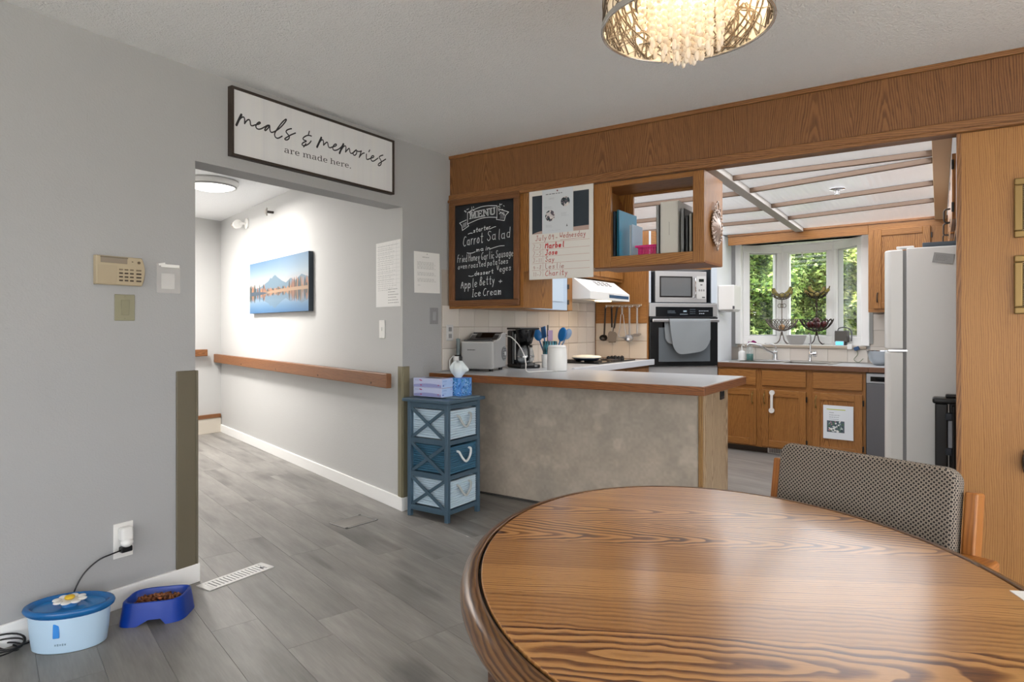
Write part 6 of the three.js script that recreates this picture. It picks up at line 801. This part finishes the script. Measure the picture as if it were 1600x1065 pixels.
  const r = thingS('speaker', 'small dark grey box speaker with a rounded handle at the right of the sill', 'speaker', 0.985, SILL + 0.001, 0.72); obj('case', bx(0.12, 0.115, 0.07, 0, 0.085, 0, { r: 0.01, s: 3, ry: -0.25 }), std('#56534f', 0.7), r); obj('handle', tube([[-0.04, 0.14, 0], [-0.03, 0.165, 0], [0.03, 0.175, 0], [0.075, 0.15, 0], [0.085, 0.1, 0.0], [0.082, 0.04, 0]], 0.006, { n: 36 }), M.greyDark, r); obj('stand', bx(0.09, 0.028, 0.05, 0, 0.014, 0, { r: 0.004 }), M.greyDark, r);
  const k = thingS('timer', 'small bright blue clock display standing in front of the grey speaker', 'timer', 0.975, SILL, 0.665); obj('case', bx(0.075, 0.042, 0.022, 0, 0.021, 0, { r: 0.004 }), M.lightGrey, k); obj('screen', face(0.068, 0.036, 0, 0.021, 0.0115), std('#7fd0f2', 0.3, { emissive: '#57c4f2', emissiveIntensity: 0.5 }), k);
  const ch = thingS('charger', 'white wall charger with a blue plug and hanging cord right of the sink', 'charger', 1.1, 0.93, 0.61); obj('adapter', bx(0.045, 0.05, 0.03, -0.02, 0.09, 0.015, { r: 0.005 }), M.white, ch); obj('plug', bx(0.045, 0.035, 0.04, 0.04, 0.075, 0.02, { r: 0.005, rz: 0.4 }), std('#2c4f78', 0.4), ch); obj('cord', tube([[0.04, 0.06, 0.02], [0.05, 0.02, 0.03], [0.02, -0.03, 0.04], [0.06, -0.055, 0.05], [0.1, -0.02, 0.04]], 0.003, { n: 40 }), std('#6f7d63', 0.5), ch);
  one('mixing_bowl', 'shiny steel mixing bowl on the worktop against the fridge door', 'bowl', lat([[0, 0], [0.05, 0], [0.06, 0.003], [0.1, 0.05], [0.12, 0.13], [0.124, 0.13], [0.116, 0.13], [0.096, 0.052], [0.055, 0.008], [0, 0.006]], 0, 0, 0, { n: 48 }), std('#b5b9bd', 0.15, { metalness: 1, side: THREE.DoubleSide }), sPos(1.39, 0.866, 0.33), -SA);
  const sp = thing('sprinkler_head', 'chrome sprinkler head on the kitchen panel ceiling', 'sprinkler', [-0.585, 2.172, 4.927]); obj('cup', lat([[0, 0], [0.045, -0.002], [0.05, -0.01], [0.03, -0.014], [0.012, -0.018], [0, -0.02]]), M.chrome, sp); obj('deflector', [cyl(0.006, 0.006, 0.03, 0, -0.03, 0), cyl(0.018, 0.018, 0.003, 0, -0.046, 0), tor(0.013, 0.003, 0, -0.03, 0, {})], M.steel, sp);
}
// ---------- fridge and what stands by it ----------
{
  const t = thing('refrigerator', 'white top freezer refrigerator standing side on behind the wood panel wall', 'refrigerator', [0, 0, 0]), z0 = -5.12, z1 = -4.4;
  obj('cabinet', bx2(-0.158, 0.44, 0.03, 1.672, z0, z1, { r: 0.006, g: 'y' }), std('#e6e6e5', 0.4), t);
  obj('gasket', bx2(-0.176, -0.158, 0.06, 1.66, z0 + 0.012, z1 - 0.012), M.grey, t);
  const door = (y0, y1) => { const s = new THREE.Shape(); s.moveTo(-0.176, 0); s.lineTo(-0.176, 0.72); s.lineTo(-0.235, 0.72); s.quadraticCurveTo(-0.268, 0.71, -0.272, 0.66); s.lineTo(-0.272, 0.06); s.quadraticCurveTo(-0.268, 0.01, -0.235, 0); s.lineTo(-0.176, 0); return place(ext(s, y1 - y0, { b: 0.008, bs: 3 }), 0, y0, z1, { rx: -PI / 2 }); };
  obj('upper_door', door(1.08, 1.665), M.whiteGloss, t); obj('lower_door', door(0.06, 1.062), M.whiteGloss, t);
  for (const [y0, y1] of [[1.1, 1.45], [0.65, 1.04]]) obj('handle', [bx2(-0.305, -0.29, y0, y1, z0 + 0.06, z0 + 0.085, { r: 0.006 }), bx2(-0.295, -0.268, y0, y0 + 0.03, z0 + 0.06, z0 + 0.085), bx2(-0.295, -0.268, y1 - 0.03, y1, z0 + 0.06, z0 + 0.085)], M.white, t);
  obj('hinge_cover', bx2(-0.21, -0.12, 1.672, 1.686, z1 - 0.07, z1 - 0.02, { r: 0.005 }), M.whiteGloss, t); obj('middle_hinge', bx(0.1, 0.012, 0.02, -0.2, 1.071, z1 - 0.01, { r: 0.002 }), M.chrome, t); for (const x of [-0.1, 0.38]) obj('foot', cyl(0.02, 0.02, 0.03, x, 0.015, z1 - 0.06), M.black, t);
  const b = thing('serving_tray', 'dark blue grey tray lying on top of the white refrigerator', 'tray', [0.2, 1.6725, 4.66]); obj('tray', [bx(0.56, 0.008, 0.46, 0, 0.004, 0, { r: 0.003 }), bx(0.56, 0.022, 0.012, 0, 0.018, 0.225, { r: 0.004 }), bx(0.56, 0.022, 0.012, 0, 0.018, -0.225, { r: 0.004 }), bx(0.012, 0.022, 0.44, -0.274, 0.018, 0, { r: 0.004 }), bx(0.012, 0.022, 0.44, 0.274, 0.018, 0, { r: 0.004 })], std('#45505b', 0.35), b);
  const n = thing('fridge_note', 'grey card note held tilted on the upper side of the refrigerator', 'note', [0.022, 1.602, 4.3995]); n.rotation.z = -0.18; obj('card', bx(0.1, 0.058, 0.004, 0, 0, 0.002, { r: 0.001 }), std('#a2a2a2', 0.6), n); obj('print', face(0.092, 0.05, 0, 0, 0.0046), printed(128, 72, (c, W, H) => { c.fillStyle = '#a9a9a9'; c.fillRect(0, 0, W, H); squiggles(c, 10, 14, 100, 10, 5, '#8b8b8b', 4); }), n);
}
{
  const t = thing('folding_ladder', 'black folded step ladder with a light grey strap leaning beside the refrigerator', 'step ladder', [0.16, 0, 4.26]);
  obj('frame', [bx2(-0.178, -0.118, 0.0, 0.79, -0.04, 0.03, { r: 0.008 }), bx2(-0.112, 0.12, 0.0, 0.79, -0.05, -0.02, { r: 0.006 }), bx2(-0.1, -0.086, 0.0, 0.78, 0.0, 0.03, { r: 0.004 })], M.black, t); obj('top_cap', [bx2(-0.19, 0.12, 0.79, 0.822, -0.06, 0.05, { r: 0.012, s: 3 }), bx2(-0.13, 0.12, 0.822, 0.84, -0.04, 0.03, { r: 0.008 })], M.black, t); obj('strap', bx2(-0.118, -0.098, 0.55, 0.7, -0.01, 0.034, { r: 0.004 }), std('#9aa0ab', 0.6), t); obj('buckle', [bx2(-0.13, -0.098, 0.7, 0.74, -0.01, 0.038, { r: 0.006 }), bx2(-0.128, -0.1, 0.51, 0.55, -0.01, 0.038, { r: 0.006 })], std('#2a3340', 0.3), t); obj('rail', bx2(-0.08, -0.074, 0, 0.78, 0.0, 0.026), M.steel, t);
}
{ // gold framed pictures on the wood panel wall
  const gold = std('#94794a', 0.42, { metalness: 0.5 }), pic = (label, y, h) => { const t = thing('picture_frame', label, 'picture frame', [0.39, y, DB]), w = 0.226, f = 0.03; for (const g of [bx(w, f, 0.02, 0, h / 2 - f / 2, 0.01, { r: 0.006 }), bx(w, f, 0.02, 0, -h / 2 + f / 2, 0.01, { r: 0.006 }), bx(f, h - 2 * f, 0.02, -w / 2 + f / 2, 0, 0.01, { r: 0.006 }), bx(f, h - 2 * f, 0.02, w / 2 - f / 2, 0, 0.01, { r: 0.006 })]) obj('frame_bar', g, gold, t); const b = []; for (let y2 = -h / 2 + f; y2 < h / 2 - f; y2 += 0.008) for (const s of [-1, 1]) b.push(sph(0.0035, s * (w / 2 - f - 0.004), y2, 0.012, { n: 6, m: 5 })); obj('beaded_edge', b, std('#4c4030', 0.4, { metalness: 0.5 }), t); obj('mat', bx(w - 2 * f, h - 2 * f, 0.006, 0, 0, 0.004), std('#c9b48a', 0.7), t); };
  pic('gold picture frame with beaded edge, upper of two on the wood panel wall', 1.735, 0.262); pic('gold picture frame with beaded edge, lower of two on the wood panel wall', 1.397, 0.258);
  const k = thing('cabinet_pull', 'dark oval pull low on the wood panel wall at the right edge', 'handle', [0.325, 0.62, DB]); obj('grip', sph(0.022, 0, 0, 0.02, { sy: 2.4, sz: 0.8 }), std('#4c4440', 0.4), k); obj('backplate', bx(0.03, 0.1, 0.004, 0, 0, 0.002, { r: 0.001 }), M.darkMetal, k);
}
// ---------- outside: lawn and the trees that fill the bay window ----------
{
  const g = struct('ground_outside'); obj('lawn', bx2(-20, 16, -0.5, -0.25, -30, -7.5), std('#5c7038', 0.95), g); obj('bounce_patio', bx2(-14, 16, -0.5, -0.25, 3.0, 20), std('#c9c4ba', 0.95), g); obj('bounce_patio', bx2(2.7, 16, -0.5, -0.25, -7.5, 3.0), std('#c9c4ba', 0.95), g);  // the pale paving is unseen, added to bounce sunlight up to the ceiling
  // a tuft: crossed folded needles sprays
  const tuft = []; for (let i = 0; i < 9; i++) { const a = rnd(PI * 2), e = rnd(-0.5, 1.2), L = rnd(0.06, 0.11), w = rnd(0.012, 0.022); const q = new THREE.BufferGeometry(); q.setAttribute('position', new THREE.Float32BufferAttribute([0, 0, 0, L * 0.5, 0.012, w, L, 0, 0, 0, 0, 0, L, 0, 0, L * 0.5, 0.012, -w], 3)); q.computeVertexNormals(); tuft.push(place(norm(q), 0, 0, 0, { rz: e }).rotateY(a)); }
  const tg = mergeGeometries(tuft.map(norm)), lm = std('#ffffff', 0.75, { side: THREE.DoubleSide });
  const tree = (label, x, d, h, r, n, tint, shape = 1) => {
    const t = thing('evergreen_tree', label, 'tree', [x, -0.25, d], 0, 'evergreens outside the bay window'); obj('trunk', cyl(0.11, 0.03, h * 0.95, 0, h * 0.475, 0, { n: 10 }), std('#4a3a2c', 0.9), t);
    const im = new THREE.InstancedMesh(tg, lm, n = n * 7), mt = new THREE.Matrix4(), q = new THREE.Quaternion(), c = new THREE.Color();
    for (let i = 0; i < n; i++) { const f = Math.pow(rnd(), 0.8), a = rnd(PI * 2), lump = 0.72 + 0.28 * Math.sin(a * 5 + f * 17) * Math.cos(a * 3 - f * 23), prof = shape ? Math.pow(Math.sin(Math.min(1, f * 1.02 + 0.1) * PI), 0.6) : 1 - 0.75 * f, rr = r * prof * lump * (0.62 + 0.38 * Math.sqrt(rnd())); q.setFromEuler(new THREE.Euler(rnd(-0.8, 0.8), -a + rnd(-0.8, 0.8), rnd(-0.5, 0.6))); const s = rnd(0.32, 0.7); mt.compose(V([rr * Math.cos(a), f * h, rr * Math.sin(a)]), q, V([s, s, s])); im.setMatrixAt(i, mt); const v = rnd(); c.set(tint[v < 0.3 ? 0 : v < 0.72 ? 1 : 2]).multiplyScalar(rnd(0.9, 1.6)); im.setColorAt(i, c); }
    im.name = 'foliage'; im.userData.kind = 'stuff'; shade(im); t.add(im);
  };
  const A = ['#4b6640', '#86a05c', '#bccb88'], B = ['#42614a', '#6f9364', '#a0ba86'], C = ['#526845', '#98a862', '#c9cd90'];
  tree('light green bushy evergreen seen through the left bay pane', -3.3, 9.6, 4.4, 1.0, 5200, B); tree('bright yellow green evergreen filling the middle bay pane', -1.9, 9.9, 4.6, 1.15, 6500, A); tree('yellow green evergreen seen through the right bay pane', -0.3, 9.7, 4.4, 1.05, 5200, C); tree('dark evergreen standing behind the two left evergreens', -2.9, 11.8, 5.4, 1.5, 6000, B); tree('dark evergreen standing behind the middle and right evergreens', -1.0, 11.9, 5.6, 1.55, 6500, B); tree('tall evergreen far left beyond the bay window', -5.0, 11.4, 5.4, 1.6, 5200, A); tree('tall evergreen far right beyond the bay window', 1.2, 11.4, 5.2, 1.5, 5000, C);
}
renderer.render(scene, camera);
